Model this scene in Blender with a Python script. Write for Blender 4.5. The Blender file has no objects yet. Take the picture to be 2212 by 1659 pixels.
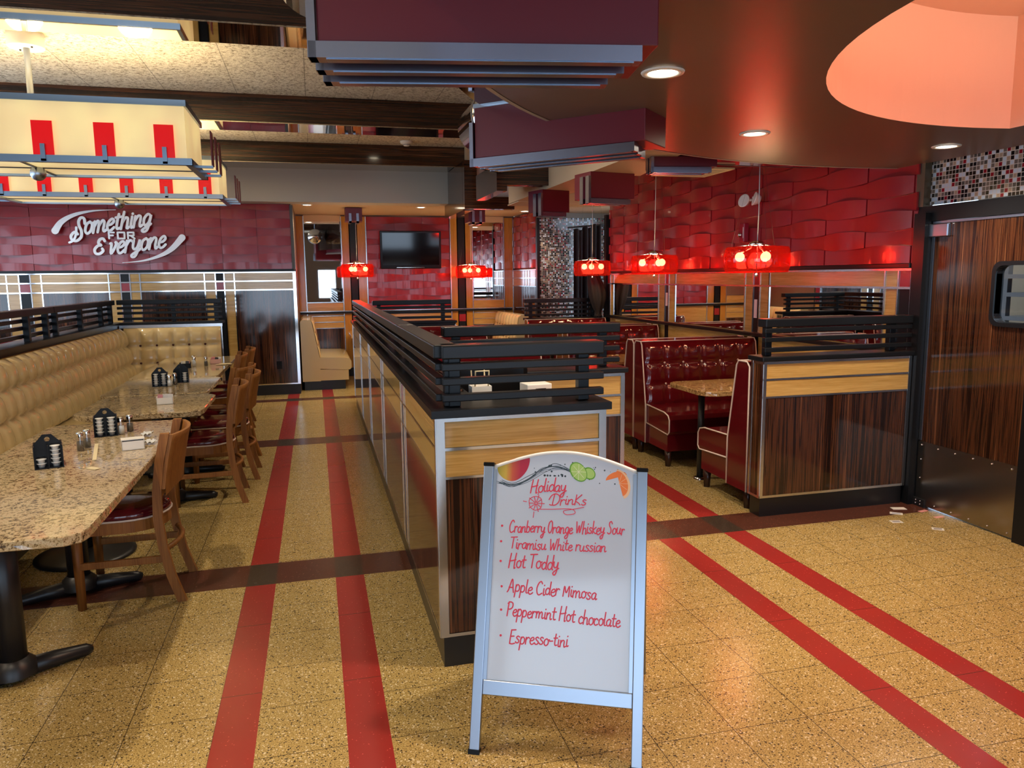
import bpy, bmesh, math, random
from mathutils import Vector, Matrix
from mathutils.geometry import tessellate_polygon
random.seed(7)
PI = math.pi
SC = bpy.context.scene
COL = SC.collection

# ------------------------------------------------------------------ camera
FPX, YAW, PITCH, ROLL = 1636.8, math.radians(14.4165), math.radians(8.0378), math.radians(-0.6336)
fw = Vector((math.sin(YAW)*math.cos(PITCH), math.cos(YAW)*math.cos(PITCH), -math.sin(PITCH)))
rt = Vector((math.cos(YAW), -math.sin(YAW), 0))
up = rt.cross(fw)
r2 = rt*math.cos(ROLL) + up*math.sin(ROLL)
u2 = up*math.cos(ROLL) - rt*math.sin(ROLL)
cam = bpy.data.objects.new('camera', bpy.data.cameras.new('camera'))
COL.objects.link(cam)
cam.data.sensor_width = 36.0
cam.data.lens = FPX/2212*36.0
cam.data.clip_start = 0.02
cam.matrix_world = Matrix(((r2.x, u2.x, -fw.x, 0), (r2.y, u2.y, -fw.y, 0), (r2.z, u2.z, -fw.z, 1.6), (0, 0, 0, 1)))
SC.camera = cam

# ------------------------------------------------------------------ world, exposure, big lights
W = bpy.data.worlds.new('sky'); SC.world = W; W.use_nodes = True
wn = W.node_tree.nodes; wl = W.node_tree.links
bg = wn['Background']
bg.inputs['Color'].default_value = (0.62, 0.79, 1.0, 1)
bg.inputs['Strength'].default_value = 2.3
SC.view_settings.view_transform = 'Standard'
SC.view_settings.look = 'None'
SC.view_settings.gamma = 1
SC.view_settings.exposure = 1.15
SC.view_settings.use_curve_mapping = False
cy = SC.cycles
cy.max_bounces = 7; cy.diffuse_bounces = 3; cy.glossy_bounces = 4; cy.transmission_bounces = 4
cy.transparent_max_bounces = 10
cy.caustics_reflective = False; cy.caustics_refractive = False
cy.sample_clamp_indirect = 4.0
cy.use_denoising = True

def lamp(name, kind, loc, energy, color=(1, 1, 1), size=0.1, parent=None, rot=None, spot=None, size_y=None):
    l = bpy.data.lights.new(name, kind); l.energy = energy; l.color = color
    if kind == 'AREA':
        l.size = size
        if size_y: l.shape = 'RECTANGLE'; l.size_y = size_y
        else: l.shape = 'DISK'
    else:
        l.shadow_soft_size = size
    if kind == 'SPOT':
        l.spot_size = spot or 2.3; l.spot_blend = 0.8
    o = bpy.data.objects.new(name, l); COL.objects.link(o)
    o.location = loc
    if rot: o.rotation_euler = rot
    if parent: o.parent = parent
    return o

# daylight comes in through the shop front behind the camera: sky portals at its panes
for (x0, x1) in ((-4.2, -2.3), (-2.1, -.45), (1.1, 2.3), (2.45, 3.7)):
    o = lamp('daylight', 'AREA', ((x0+x1)/2, -4.0, 1.31), 1, (1, 1, 1), x1-x0, None, (PI/2, 0, 0), None, 1.9)
    o.data.cycles.is_portal = True
# and through the side windows beyond the left seating
for (y0, y1) in ((2.0, 4.4), (4.6, 7.0), (7.2, 9.6)):
    o = lamp('daylight', 'AREA', (-4.7, (y0+y1)/2, 1.65), 1, (1, 1, 1), 1.5, None, (PI/2, 0, -PI/2), None, y1-y0)
    o.rotation_euler = (0, -PI/2, 0); o.data.cycles.is_portal = True

# ------------------------------------------------------------------ material helper
class Mat:
    def __init__(s, name, rough=0.5, metal=0.0, color=(0.5, 0.5, 0.5), coat=0.0, spec=None):
        s.m = bpy.data.materials.new(name); s.m.use_nodes = True
        s.t = s.m.node_tree; s.n = s.t.nodes; s.l = s.t.links
        s.b = s.n['Principled BSDF']
        s.set('Base Color', (*color, 1)); s.set('Roughness', rough); s.set('Metallic', metal)
        if coat: s.set('Coat Weight', coat); s.set('Coat Roughness', 0.06)
        if spec is not None: s.set('Specular IOR Level', spec)
        s._co = None
    def set(s, k, v):
        i = s.b.inputs[k]
        if hasattr(v, 'is_output'): s.l.new(v, i)
        else: i.default_value = v
    def node(s, t, **kw):
        n = s.n.new(t)
        for k, v in kw.items(): setattr(n, k, v)
        return n
    def link(s, a, b):
        if hasattr(a, 'is_output'): s.l.new(a, b)
        else: b.default_value = a
    def co(s):
        if not s._co: s._co = s.node('ShaderNodeTexCoord').outputs['Object']
        return s._co
    def map(s, scale, v=None):
        n = s.node('ShaderNodeMapping'); s.link(v or s.co(), n.inputs[0]); n.inputs['Scale'].default_value = scale
        return n.outputs[0]
    def xyz(s):
        n = s.node('ShaderNodeSeparateXYZ'); s.link(s.co(), n.inputs[0]); return n.outputs
    def math(s, op, a, b=0.0, c=0.0):
        n = s.node('ShaderNodeMath', operation=op)
        s.link(a, n.inputs[0]); s.link(b, n.inputs[1]); s.link(c, n.inputs[2]); return n.outputs[0]
    def noise(s, vec, scale=1, detail=3, rough=.5):
        n = s.node('ShaderNodeTexNoise'); s.link(vec, n.inputs['Vector']); n.inputs['Scale'].default_value = scale
        n.inputs['Detail'].default_value = detail; n.inputs['Roughness'].default_value = rough
        return n.outputs['Fac']
    def voro(s, vec, scale=1, out='Distance'):
        n = s.node('ShaderNodeTexVoronoi'); s.link(vec, n.inputs['Vector']); n.inputs['Scale'].default_value = scale
        return n.outputs[out]
    def ramp(s, f, stops, const=False):
        n = s.node('ShaderNodeValToRGB'); s.link(f, n.inputs[0]); r = n.color_ramp
        if const: r.interpolation = 'CONSTANT'
        while len(r.elements) < len(stops): r.elements.new(0.5)
        for e, (p_, c_) in zip(r.elements, stops): e.position = p_; e.color = (*c_, 1)
        return n.outputs[0]
    def mix(s, f, a, b, mode='MIX'):
        n = s.node('ShaderNodeMix', data_type='RGBA', blend_type=mode)
        s.link(f, n.inputs[0])
        for v, i in ((a, n.inputs[6]), (b, n.inputs[7])):
            if isinstance(v, tuple) and len(v) == 3: v = (*v, 1)
            s.link(v, i)
        return n.outputs[2]
    def bump(s, h, strength=.3, dist=.01):
        n = s.node('ShaderNodeBump'); s.link(h, n.inputs['Height']); n.inputs['Strength'].default_value = strength
        n.inputs['Distance'].default_value = dist; s.l.new(n.outputs[0], s.b.inputs['Normal'])
    def combine(s, x, y, z=0.0):
        n = s.node('ShaderNodeCombineXYZ')
        for v, i in zip((x, y, z), n.inputs): s.link(v, i)
        return n.outputs[0]

def plain(name, color, rough=.5, metal=0., coat=0., spec=None, bump=None):
    M = Mat(name, rough, metal, color, coat, spec)
    if bump: M.bump(M.noise(M.co(), bump[0], 4), bump[1], bump[2])
    return M.m

def emit(name, color, strength):
    M = Mat(name, .5, 0, color); M.set('Emission Color', (*color, 1)); M.set('Emission Strength', strength)
    return M.m

def ebony(name, axis, rough=.1):
    M = Mat(name, rough, 0, coat=.3)
    a = [26, 26, 26]; a[axis] = .55
    b = [7, 7, 7]; b[axis] = .25
    c = [110, 110, 110]; c[axis] = 1.6
    f1 = M.noise(M.map(a), 1, 3, .6); f2 = M.noise(M.map(b), 1, 2); f3 = M.noise(M.map(c), 1, 2)
    f = M.math('ADD', M.math('MULTIPLY', f1, .6), M.math('ADD', M.math('MULTIPLY', f2, .25), M.math('MULTIPLY', f3, .3)))
    M.set('Base Color', M.ramp(f, [(.42, (.006, .0025, .002)), (.53, (.018, .007, .0045)), (.59, (.085, .030, .013)), (.64, (.014, .006, .004)), (.72, (.20, .078, .034)), (.80, (.05, .02, .01))]))
    return M.m

def oak(name, axis, c1=(.40, .235, .060), c2=(.60, .395, .135), rough=.16):
    M = Mat(name, rough, 0, coat=.3)
    a = [160, 160, 160]; a[axis] = 5
    b = [18, 18, 18]; b[axis] = .8
    f = M.math('ADD', M.math('MULTIPLY', M.noise(M.map(a), 1, 3, .6), .6), M.math('MULTIPLY', M.noise(M.map(b), 1, 2), .4))
    M.set('Base Color', M.ramp(f, [(.36, c1), (.5, tuple((x+y)/2 for x, y in zip(c1, c2))), (.64, c2)]))
    return M.m

def granite(name, tint=(1, 1, 1)):
    M = Mat(name, .07, 0, coat=.2)
    v = M.noise(M.co(), 62, 4, .68); v2 = M.noise(M.co(), 190, 3, .6); v3 = M.noise(M.co(), 9, 3)
    f = M.math('ADD', M.math('MULTIPLY', v, .62), M.math('ADD', M.math('MULTIPLY', v2, .28), M.math('MULTIPLY', v3, .12)))
    t = lambda c: tuple(a*b for a, b in zip(c, tint))
    M.set('Base Color', M.ramp(f, [(.37, t((.025, .017, .012))), (.43, t((.13, .08, .04))), (.48, t((.36, .26, .13))), (.54, t((.58, .47, .29))), (.62, t((.40, .25, .12))), (.68, t((.66, .56, .40)))]))
    return M.m

def mosaic(name, axis, grout=(.55, .5, .45), size=.0265):
    M = Mat(name, .12)
    X = M.xyz()
    u = M.math('DIVIDE', X[axis], size); v = M.math('DIVIDE', X[2], size)
    wn_ = M.node('ShaderNodeTexWhiteNoise', noise_dimensions='2D')
    M.link(M.combine(M.math('FLOOR', u), M.math('FLOOR', v)), wn_.inputs['Vector'])
    cell = M.ramp(wn_.outputs['Value'], [(0, (.006, .006, .007)), (.34, (.16, .13, .11)), (.50, (.38, .28, .20)), (.62, (.50, .58, .68)), (.80, (.24, .01, .02)), (.9, (.09, .08, .07))], True)
    fu = M.math('ABSOLUTE', M.math('SUBTRACT', M.math('FRACT', u), .5)); fv = M.math('ABSOLUTE', M.math('SUBTRACT', M.math('FRACT', v), .5))
    g = M.math('GREATER_THAN', M.math('MAXIMUM', fu, fv), .43)
    M.set('Base Color', M.mix(g, cell, grout)); M.set('Roughness', M.math('MULTIPLY_ADD', g, .5, .12))
    return M.m

def terrazzo(name, x0, px, y0, py, kind='gold'):
    """tile field: joints every px, py metres from x0, y0 (world metres on the floor)"""
    M = Mat(name, .24)
    X = M.xyz()
    if kind == 'gold':
        f = M.noise(M.co(), 210, 3, .7); s1 = M.voro(M.co(), 190, 'Color')
        sp = M.node('ShaderNodeSeparateColor'); M.link(s1, sp.inputs[0])
        base = M.ramp(f, [(.34, (.085, .058, .022)), (.43, (.27, .18, .055)), (.52, (.46, .32, .105)), (.66, (.68, .53, .24))])
        base = M.mix(M.math('GREATER_THAN', sp.outputs[0], .925), base, (.05, .036, .02))
        base = M.mix(M.math('GREATER_THAN', sp.outputs[1], .94), base, (.72, .60, .38))
        big = M.noise(M.co(), 2.3, 3)
        base = M.mix(M.math('MULTIPLY', big, .22), base, (.24, .15, .05))
    else:
        c = {'red': (.33, .028, .024), 'brown': (.095, .032, .020), 'dark': (.045, .034, .024)}[kind]
        f = M.voro(M.co(), 300, 'Color'); sp = M.node('ShaderNodeSeparateColor'); M.link(f, sp.inputs[0])
        base = M.mix(M.math('MULTIPLY', M.noise(M.co(), 3, 4), .5), c, tuple(x*.6 for x in c))
        base = M.mix(M.math('GREATER_THAN', sp.outputs[0], .993), base, tuple(min(1, x*1.9+.03) for x in c))
    def line(c, o, per):
        if per is None: return 0.0
        q = M.math('FRACT', M.math('DIVIDE', M.math('SUBTRACT', c, o), per))
        d = M.math('MINIMUM', q, M.math('SUBTRACT', 1.0, q))
        return M.math('LESS_THAN', d, .0016/per)
    lx = line(X[0], x0, px); ly = line(X[1], y0, py)
    j = M.math('MAXIMUM', lx, ly) if px else ly
    M.set('Base Color', M.mix(M.math('MULTIPLY', j, .85), base, (.035, .022, .014)))
    M.set('Roughness', M.math('MULTIPLY_ADD', M.noise(M.co(), 6, 3), .14, .17))
    return M.m

m_ebony_v = ebony('macassar_vertical', 2)
m_ebony_x = ebony('macassar_across', 0, .14)
m_ebony_y = ebony('macassar_deep', 1, .14)
m_oak_x = oak('oak_across', 0); m_oak_y = oak('oak_deep', 1)
m_oak_v = oak('oak_upright', 2, (.36, .16, .025), (.52, .27, .05))
m_chair = oak('chair_wood', 2, (.20, .072, .016), (.34, .140, .034), .45)
m_chair.node_tree.nodes['Principled BSDF'].inputs['Coat Weight'].default_value = 0
m_chair.node_tree.nodes['Principled BSDF'].inputs['Specular IOR Level'].default_value = .28
m_leg = plain('dark_leg_wood', (.035, .012, .008), .3)
m_black = plain('black_painted_wood', (.007, .008, .010), .32, 0, .0, .25, (40, .08, .002))
m_blackiron = plain('black_iron', (.012, .012, .014), .38)
m_plinth = plain('black_plinth', (.009, .009, .010), .3)
m_steel = plain('polished_trim', (.62, .62, .63), .2, 1)
m_alu = plain('brushed_aluminium', (.36, .41, .49), .33, 1)
m_chrome = plain('chrome', (.85, .86, .88), .07, 1)
m_channel = plain('grey_channel_metal', (.36, .36, .44), .25, 1)
m_rim = plain('blue_grey_metal', (.30, .40, .52), .3, 1)
m_kick = plain('stainless_kick_plate', (.38, .35, .31), .24, 1)
m_mirror = plain('mirror_glass', (.90, .90, .90), .015, 1)
m_mirror_dark = plain('smoked_mirror', (.62, .56, .48), .03, 1)
m_red = plain('red_wall_tile', (.30, .013, .021), .26, 0, .25, None, (14, .12, .01))
m_maroon = plain('maroon_paint', (.150, .010, .020), .36)
m_vinyl = plain('red_vinyl', (.105, .0045, .008), .13, 0, .4, None, (90, .05, .002))
m_cream = plain('cream_vinyl', (.66, .52, .28), .2, 0, .35, None, (90, .06, .002))
m_piping = plain('white_piping', (.72, .60, .52), .3)
m_button_w = plain('pale_button', (.75, .55, .48), .2)
m_button_d = plain('maroon_button', (.07, .008, .010), .25)
m_gran = granite('granite')
m_gran_w = granite('granite_warm', (1.0, .78, .55))
m_mos_y = mosaic('mosaic_side', 1); m_mos_x = mosaic('mosaic_back', 0, (.42, .38, .36))
m_disc = plain('brown_ceiling_paint', (.155, .108, .086), .36)
m_dome = plain('peach_paint', (.86, .52, .385), .7)
m_soffit = plain('taupe_paint', (.50, .47, .40), .6)
m_csoffit = plain('cream_paint', (.56, .40, .25), .6)
m_white = plain('white_enamel', (.80, .78, .74), .35)
m_wallplain = plain('dark_wall_paint', (.16, .11, .08), .6)
m_curtain = plain('black_curtain', (.012, .009, .010), .8)
m_led = emit('lit_downlight', (1.0, .86, .62), 9.0)
m_bulb = emit('lit_bulb', (1.0, .74, .34), 30.0)
m_screen = plain('television_screen', (.004, .004, .006), .06)
m_gloss_black = plain('gloss_black_plastic', (.006, .006, .007), .22, 0, 0, .2)
m_glass_pane = None

def acoustic():
    M = Mat('acoustic_ceiling_tile', .9)
    f = M.noise(M.co(), 38, 4, .75)
    X = M.xyz()
    q = M.math('FRACT', M.math('DIVIDE', X[0], .61)); d = M.math('MINIMUM', q, M.math('SUBTRACT', 1.0, q))
    j = M.math('LESS_THAN', d, .006)
    base = M.ramp(f, [(.37, (.22, .18, .12)), (.46, (.58, .53, .42)), (.6, (.78, .74, .62))])
    M.set('Base Color', M.mix(M.math('MULTIPLY', j, .6), base, (.12, .1, .07))); M.bump(f, .5, .02)
    return M.m
m_acoustic = acoustic()

def shade_mat():
    M = Mat('lit_cream_shade', .35, 0, (.75, .6, .33))
    f = M.noise(M.co(), 2.2, 2)
    c = M.ramp(f, [(.35, (.72, .50, .21)), (.52, (.85, .62, .28)), (.68, (1.0, .78, .33))])
    M.set('Emission Color', c); M.set('Emission Strength', .31); return M.m
m_shade = shade_mat()
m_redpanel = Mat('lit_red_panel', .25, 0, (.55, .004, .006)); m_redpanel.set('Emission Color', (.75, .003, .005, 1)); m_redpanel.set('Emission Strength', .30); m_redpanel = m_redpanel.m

def red_glass():
    m = bpy.data.materials.new('red_glass'); m.use_nodes = True
    n = m.node_tree.nodes; l = m.node_tree.links; n.clear()
    out = n.new('ShaderNodeOutputMaterial')
    tr = n.new('ShaderNodeBsdfTransparent'); tr.inputs[0].default_value = (.80, .030, .026, 1)
    tl = n.new('ShaderNodeBsdfTranslucent'); tl.inputs[0].default_value = (.95, .02, .015, 1)
    gl = n.new('ShaderNodeBsdfGlossy'); gl.inputs['Roughness'].default_value = .05
    a = n.new('ShaderNodeMixShader'); a.inputs[0].default_value = .06
    b = n.new('ShaderNodeMixShader'); b.inputs[0].default_value = .05
    l.new(tr.outputs[0], a.inputs[1]); l.new(tl.outputs[0], a.inputs[2])
    l.new(a.outputs[0], b.inputs[1]); l.new(gl.outputs[0], b.inputs[2]); l.new(b.outputs[0], out.inputs[0])
    return m
m_redglass = red_glass()
def clear_glass(name, tint=(.9, .93, .95), gloss=.12):
    m = bpy.data.materials.new(name); m.use_nodes = True
    n = m.node_tree.nodes; l = m.node_tree.links; n.clear()
    out = n.new('ShaderNodeOutputMaterial')
    tr = n.new('ShaderNodeBsdfTransparent'); tr.inputs[0].default_value = (*tint, 1)
    gl = n.new('ShaderNodeBsdfGlossy'); gl.inputs['Roughness'].default_value = .03
    b = n.new('ShaderNodeMixShader'); b.inputs[0].default_value = gloss
    l.new(tr.outputs[0], b.inputs[1]); l.new(gl.outputs[0], b.inputs[2]); l.new(b.outputs[0], out.inputs[0])
    return m
m_glass = clear_glass('clear_glass')

# ------------------------------------------------------------------ mesh helper
class MB:
    """collects shapes, then links them as ONE mesh object"""
    def __init__(s): s.bm = bmesh.new(); s.mats = []
    def mi(s, m):
        if m is None: return 0
        if m not in s.mats: s.mats.append(m)
        return s.mats.index(m)
    def quad(s, pts, m=None, smooth=False):
        f = s.bm.faces.new([s.bm.verts.new(p) for p in pts]); f.material_index = s.mi(m); f.smooth = smooth; return f
    def box(s, a, b, m=None, bev=0.0, M=None):
        x0, y0, z0 = (min(p, q) for p, q in zip(a, b)); x1, y1, z1 = (max(p, q) for p, q in zip(a, b))
        v = [s.bm.verts.new((x, y, z)) for x in (x0, x1) for y in (y0, y1) for z in (z0, z1)]
        fs = []
        for i in ((0, 1, 3, 2), (4, 6, 7, 5), (0, 4, 5, 1), (2, 3, 7, 6), (0, 2, 6, 4), (1, 5, 7, 3)):
            f = s.bm.faces.new([v[k] for k in i]); f.material_index = s.mi(m); fs.append(f)
        if bev:
            es = list({e for f in fs for e in f.edges})
            r = bmesh.ops.bevel(s.bm, geom=es, offset=min(bev, .49*min(x1-x0, y1-y0, z1-z0)), segments=2, affect='EDGES', profile=.5)
            v = list({q for f in r['faces'] for q in f.verts} | {q for q in v if q.is_valid})
            for f in r['faces']: f.material_index = s.mi(m)
        if M is not None:
            for q in v: q.co = M @ q.co
        return s
    def prism(s, pts, z0, z1, m=None, M=None, smooth=False):
        """polygon in xy extruded in z"""
        n = len(pts)
        lo = [s.bm.verts.new((p[0], p[1], z0)) for p in pts]; hi = [s.bm.verts.new((p[0], p[1], z1)) for p in pts]
        fs = [s.bm.faces.new(lo[::-1]), s.bm.faces.new(hi)]
        for i in range(n):
            f = s.bm.faces.new((lo[i], lo[(i+1) % n], hi[(i+1) % n], hi[i])); f.smooth = smooth; fs.append(f)
        for f in fs: f.material_index = s.mi(m)
        if M is not None:
            for q in lo+hi: q.co = M @ q.co
        return s
    def tube(s, pts, r, seg=8, m=None, caps=True, flat=None):
        """round tube along pts; r a number or one per point; flat=(sx) squashes"""
        P = [Vector(p) for p in pts]; n = len(P)
        R = r if isinstance(r, (list, tuple)) else [r]*n
        t0 = (P[1]-P[0]).normalized()
        ref = Vector((0, 0, 1)) if abs(t0.z) < .9 else Vector((1, 0, 0))
        a = t0.cross(ref).normalized()
        rings = []
        for i in range(n):
            t = (P[min(i+1, n-1)]-P[max(i-1, 0)]).normalized()
            a = (a-t*a.dot(t)).normalized(); b = t.cross(a)
            rings.append([s.bm.verts.new(P[i]+(a*math.cos(2*PI*k/seg)+b*math.sin(2*PI*k/seg))*R[i]) for k in range(seg)])
        for i in range(n-1):
            for k in range(seg):
                f = s.bm.faces.new((rings[i][k], rings[i][(k+1) % seg], rings[i+1][(k+1) % seg], rings[i+1][k])); f.smooth = True; f.material_index = s.mi(m)
        if caps:
            for q in (rings[0][::-1], rings[-1]):
                f = s.bm.faces.new(q); f.material_index = s.mi(m)
        return s
    def lathe(s, prof, seg=24, m=None, c=(0, 0, 0), axis='z'):
        """profile of (radius, height)"""
        c = Vector(c)
        def at(r, h, k):
            x, y = r*math.cos(2*PI*k/seg), r*math.sin(2*PI*k/seg)
            return c+(Vector((x, y, h)) if axis == 'z' else Vector((x, h, y)) if axis == 'y' else Vector((h, x, y)))
        rings = [[s.bm.verts.new(at(r, h, k)) for k in range(seg)] if r > 1e-6 else [s.bm.verts.new(at(0, h, 0))] for r, h in prof]
        for A, B in zip(rings, rings[1:]):
            for k in range(seg):
                k2 = (k+1) % seg
                if len(A) == 1 and len(B) == 1: continue
                q = (A[0], B[k2], B[k]) if len(A) == 1 else (A[k], A[k2], B[0]) if len(B) == 1 else (A[k], A[k2], B[k2], B[k])
                f = s.bm.faces.new(q); f.smooth = True; f.material_index = s.mi(m)
        return s
    def ball(s, c, r, m=None, seg=12, sc=(1, 1, 1)):
        n = seg//2
        q = [(r*math.sin(PI*i/n), -r*math.cos(PI*i/n)) for i in range(n+1)]
        v0 = len(s.bm.verts); s.lathe(q, seg, m); s.bm.verts.ensure_lookup_table()
        for v in s.bm.verts[v0:]: v.co = Vector((v.co.x*sc[0]+c[0], v.co.y*sc[1]+c[1], v.co.z*sc[2]+c[2]))
        return s
    def grid(s, f, nu, nv, m=None, smooth=True):
        V = [[s.bm.verts.new(f(i/nu, j/nv)) for j in range(nv+1)] for i in range(nu+1)]
        for i in range(nu):
            for j in range(nv):
                q = s.bm.faces.new((V[i][j], V[i+1][j], V[i+1][j+1], V[i][j+1])); q.smooth = smooth; q.material_index = s.mi(m)
        return s
    def poly(s, loops, z, m=None, flip=False):
        """flat polygon with holes at height z"""
        ls = [[Vector((p[0], p[1], 0)) for p in L] for L in loops]
        V = [s.bm.verts.new((p.x, p.y, z)) for L in ls for p in L]
        for t in tessellate_polygon(ls):
            try: f = s.bm.faces.new([V[i] for i in (t if not flip else t[::-1])]); f.material_index = s.mi(m)
            except ValueError: pass
        return s
    def xf(s, M):
        for v in s.bm.verts: v.co = M @ v.co
        return s
    def build(s, name, m=None, parent=None, solid=None, recalc=True):
        if recalc: bmesh.ops.recalc_face_normals(s.bm, faces=s.bm.faces)
        me = bpy.data.meshes.new(name); s.bm.to_mesh(me); s.bm.free()
        for q in (s.mats or [m]): me.materials.append(q)
        o = bpy.data.objects.new(name, me); COL.objects.link(o)
        if parent: o.parent = parent
        return o

def tag(o, label, cat, group=None):
    o['label'] = label; o['category'] = cat
    if group: o['group'] = group
    return o
def thing(name, label, cat, loc=(0, 0, 0), rz=0, group=None):
    o = bpy.data.objects.new(name, None); COL.objects.link(o); o.location = loc; o.rotation_euler = (0, 0, rz)
    o.empty_display_size = .1
    return tag(o, label, cat, group)
def struct(o): o['kind'] = 'structure'; return o
def kids(o): return [c for c in bpy.data.objects if c.parent == o]
def dup(root, loc, rz=0, label=None, group=None, sc=None):
    ch = {}
    for c in bpy.data.objects:
        if c.parent: ch.setdefault(c.parent, []).append(c)
    def rec(o, par):
        c = o.copy(); COL.objects.link(c); c.parent = par
        for k in ch.get(o, []): rec(k, c)
        return c
    r = rec(root, None); r.location = loc; r.rotation_euler = (0, 0, rz)
    if sc: r.scale = sc
    if label: r['label'] = label
    if group: r['group'] = group
    return r
def rot(rz, loc=(0, 0, 0)): return Matrix.Translation(loc) @ Matrix.Rotation(rz, 4, 'Z')
def rrect(x0, y0, x1, y1, r, n=5):
    out = []
    for cx, cy_, a in ((x1-r, y1-r, 0), (x0+r, y1-r, PI/2), (x0+r, y0+r, PI), (x1-r, y0+r, 1.5*PI)):
        out += [(cx+r*math.cos(a+PI/2*k/n), cy_+r*math.sin(a+PI/2*k/n)) for k in range(n+1)]
    return out
def bx(name, a, b, m, parent=None, bev=0.0): return MB().box(a, b, m, bev).build(name, m, parent)

# ================================================================== ROOM SHELL
# ---- floor: tile fields, red runs, brown cross bands
def floor():
    mb = MB()
    gl = terrazzo('terrazzo_left', -.42, .305, 2.495, .31)
    gm = terrazzo('terrazzo_mid', 0, None, 2.495, .31)
    gr = terrazzo('terrazzo_right', 1.97, .30, 2.84, .31)
    gn = terrazzo('terrazzo_right_mid', 0, None, 2.84, .31)
    ge = terrazzo('terrazzo_far_right', 2.56, .296, 2.84, .31)
    red = terrazzo('terrazzo_red', 0, None, 2.93, .62, 'red')
    br = terrazzo('terrazzo_brown', 0, None, 50, 99, 'brown'); dk = terrazzo('terrazzo_dark', 0, None, 50, 99, 'dark')
    zones = [([(-4.7, -.42, gl, 0), (-.42, -.27, red, 1), (-.27, .04, gm, 0), (.04, .19, red, 1), (.19, .50, gm, 0)], [(4.035, 4.345), (7.53, 7.85), (10.35, 10.57)]),
             ([(.50, 1.97, gr, 0), (1.97, 2.115, red, 1), (2.115, 2.41, gn, 0), (2.41, 2.56, red, 1), (2.56, 5.4, ge, 0)], [(4.095, 4.415), (7.6, 7.92), (10.35, 10.57)])]
    for cols, bands in zones:
        ys = [-4.0]
        for a, b in bands: ys += [a, b]
        ys.append(12.9)
        for i in range(len(ys)-1):
            band = i % 2 == 1
            for x0, x1, m, r in cols:
                q = (dk if r else br) if band else m
                mb.quad([(x0, ys[i], 0), (x1, ys[i], 0), (x1, ys[i+1], 0), (x0, ys[i+1], 0)], q)
    struct(mb.build('floor', None, recalc=False))
floor()

# ---- embossed red wall tiles: alternate courses bulge and hollow
def relief(name, P, umin, umax, zmin, zmax, u_off, z_off, parent, tw=.4565, th=.1175):
    """P(u, z, h) -> point; h stands out of the wall"""
    mb = MB(); n = 8
    i0, i1 = math.floor((umin-u_off)/tw), math.ceil((umax-u_off)/tw)
    j0, j1 = math.floor((zmin-z_off)/th), math.ceil((zmax-z_off)/th)
    for i in range(i0, i1):
        for j in range(j0, j1):
            up_ = (i+j) % 2 == 0
            a, b = max(umin, u_off+i*tw), min(umax, u_off+(i+1)*tw)
            c, d = max(zmin, z_off+j*th), min(zmax, z_off+(j+1)*th)
            if b-a < .004 or d-c < .004: continue
            g = .0025
            def H(u):
                t = (u-u_off-i*tw)/tw
                return .021+.022*math.sin(PI*t) if up_ else .014-.012*math.sin(PI*t)
            us = [a+g+(b-a-2*g)*k/n for k in range(n+1)]
            c2 = c+(g if c > zmin else 0)
            def V(z, top):
                hi_ = z > (c+d)/2
                edge = zmax-1e-4 <= d if hi_ else c <= zmin+1e-4
                bow = 0 if edge else (.013 if up_ else -.013)*(1 if hi_ else -1)
                return [mb.bm.verts.new(P(u, z+bow*max(0, math.sin(PI*(u-u_off-i*tw)/tw))**.8, H(u) if top else 0)) for u in us]
            lo, hi = V(c2, 1), V(d-g, 1)
            for k in range(n):
                f = mb.bm.faces.new((lo[k], lo[k+1], hi[k+1], hi[k])); f.smooth = True
            lo, hi, lb, hb = V(c2, 1), V(d-g, 1), V(c2, 0), V(d-g, 0)
            for k in range(n):
                mb.bm.faces.new((lb[k], lb[k+1], lo[k+1], lo[k])); mb.bm.faces.new((hi[k], hi[k+1], hb[k+1], hb[k]))
            mb.bm.faces.new((lb[0], lo[0], hi[0], hb[0])); mb.bm.faces.new((lo[n], lb[n], hb[n], hi[n]))
    mb.quad([P(umin, zmin, 0), P(umax, zmin, 0), P(umax, zmax, 0), P(umin, zmax, 0)])
    return mb.build(name, m_red, parent, recalc=False)

# ---- right wall (booth side)
XR = 3.95
wr = struct(bx('wall_right', (XR+.03, 4.36, 0), (XR+.12, 9.97, 3.30), m_wallplain))
relief('red_tile', lambda u, z, h: (XR+.03-h-.002, u, z), 4.37, 9.93, 1.665, 3.20, 4.41, 1.665, wr)
cols = []
mb = MB(); mbb = MB(); mbr = MB(); trim = MB(); mir = []
def span(y0, y1, z0, z1, m): (m).box((XR-.002, y0, z0), (XR+.03, y1, z1))
for y0, y1 in ((8.33, 9.73), (6.45, 7.89), (4.62, 6.05)):
    bx('mirror', (XR-.001, y0, 1.075), (XR+.02, y1, 1.487), m_mirror, wr)
    span(y0, y1, 1.503, 1.62, mb)
    for q in ((y0, 1.07, 1.62), (y1, 1.07, 1.62)): trim.box((XR-.008, q[0]-.006, q[1]), (XR, q[0]+.006, q[2]))
for y0, y1, k in ((8.152, 8.33, 0), (8.055, 8.152, 1), (7.89, 8.055, 0), (6.31, 6.45, 0), (6.20, 6.31, 1), (6.05, 6.20, 0), (4.49, 4.62, 0), (4.37, 4.49, 1), (9.73, 9.85, 0), (9.85, 9.95, 1)):
    span(y0, y1, .08, 1.495, mbb if k else mb); span(y0, y1, 1.503, 1.62, mbr if k else mb)
    trim.box((XR-.008, y0-.005, 1.07), (XR, y0+.005, 1.62))
for y0, y1 in ((8.33, 9.73), (6.45, 7.89), (4.62, 6.05)): span(y0, y1, .08, 1.07, mb)
for z in (1.495, 1.622): trim.box((XR-.010, 4.365, z-.008), (XR, 9.95, z+.008))
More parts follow.
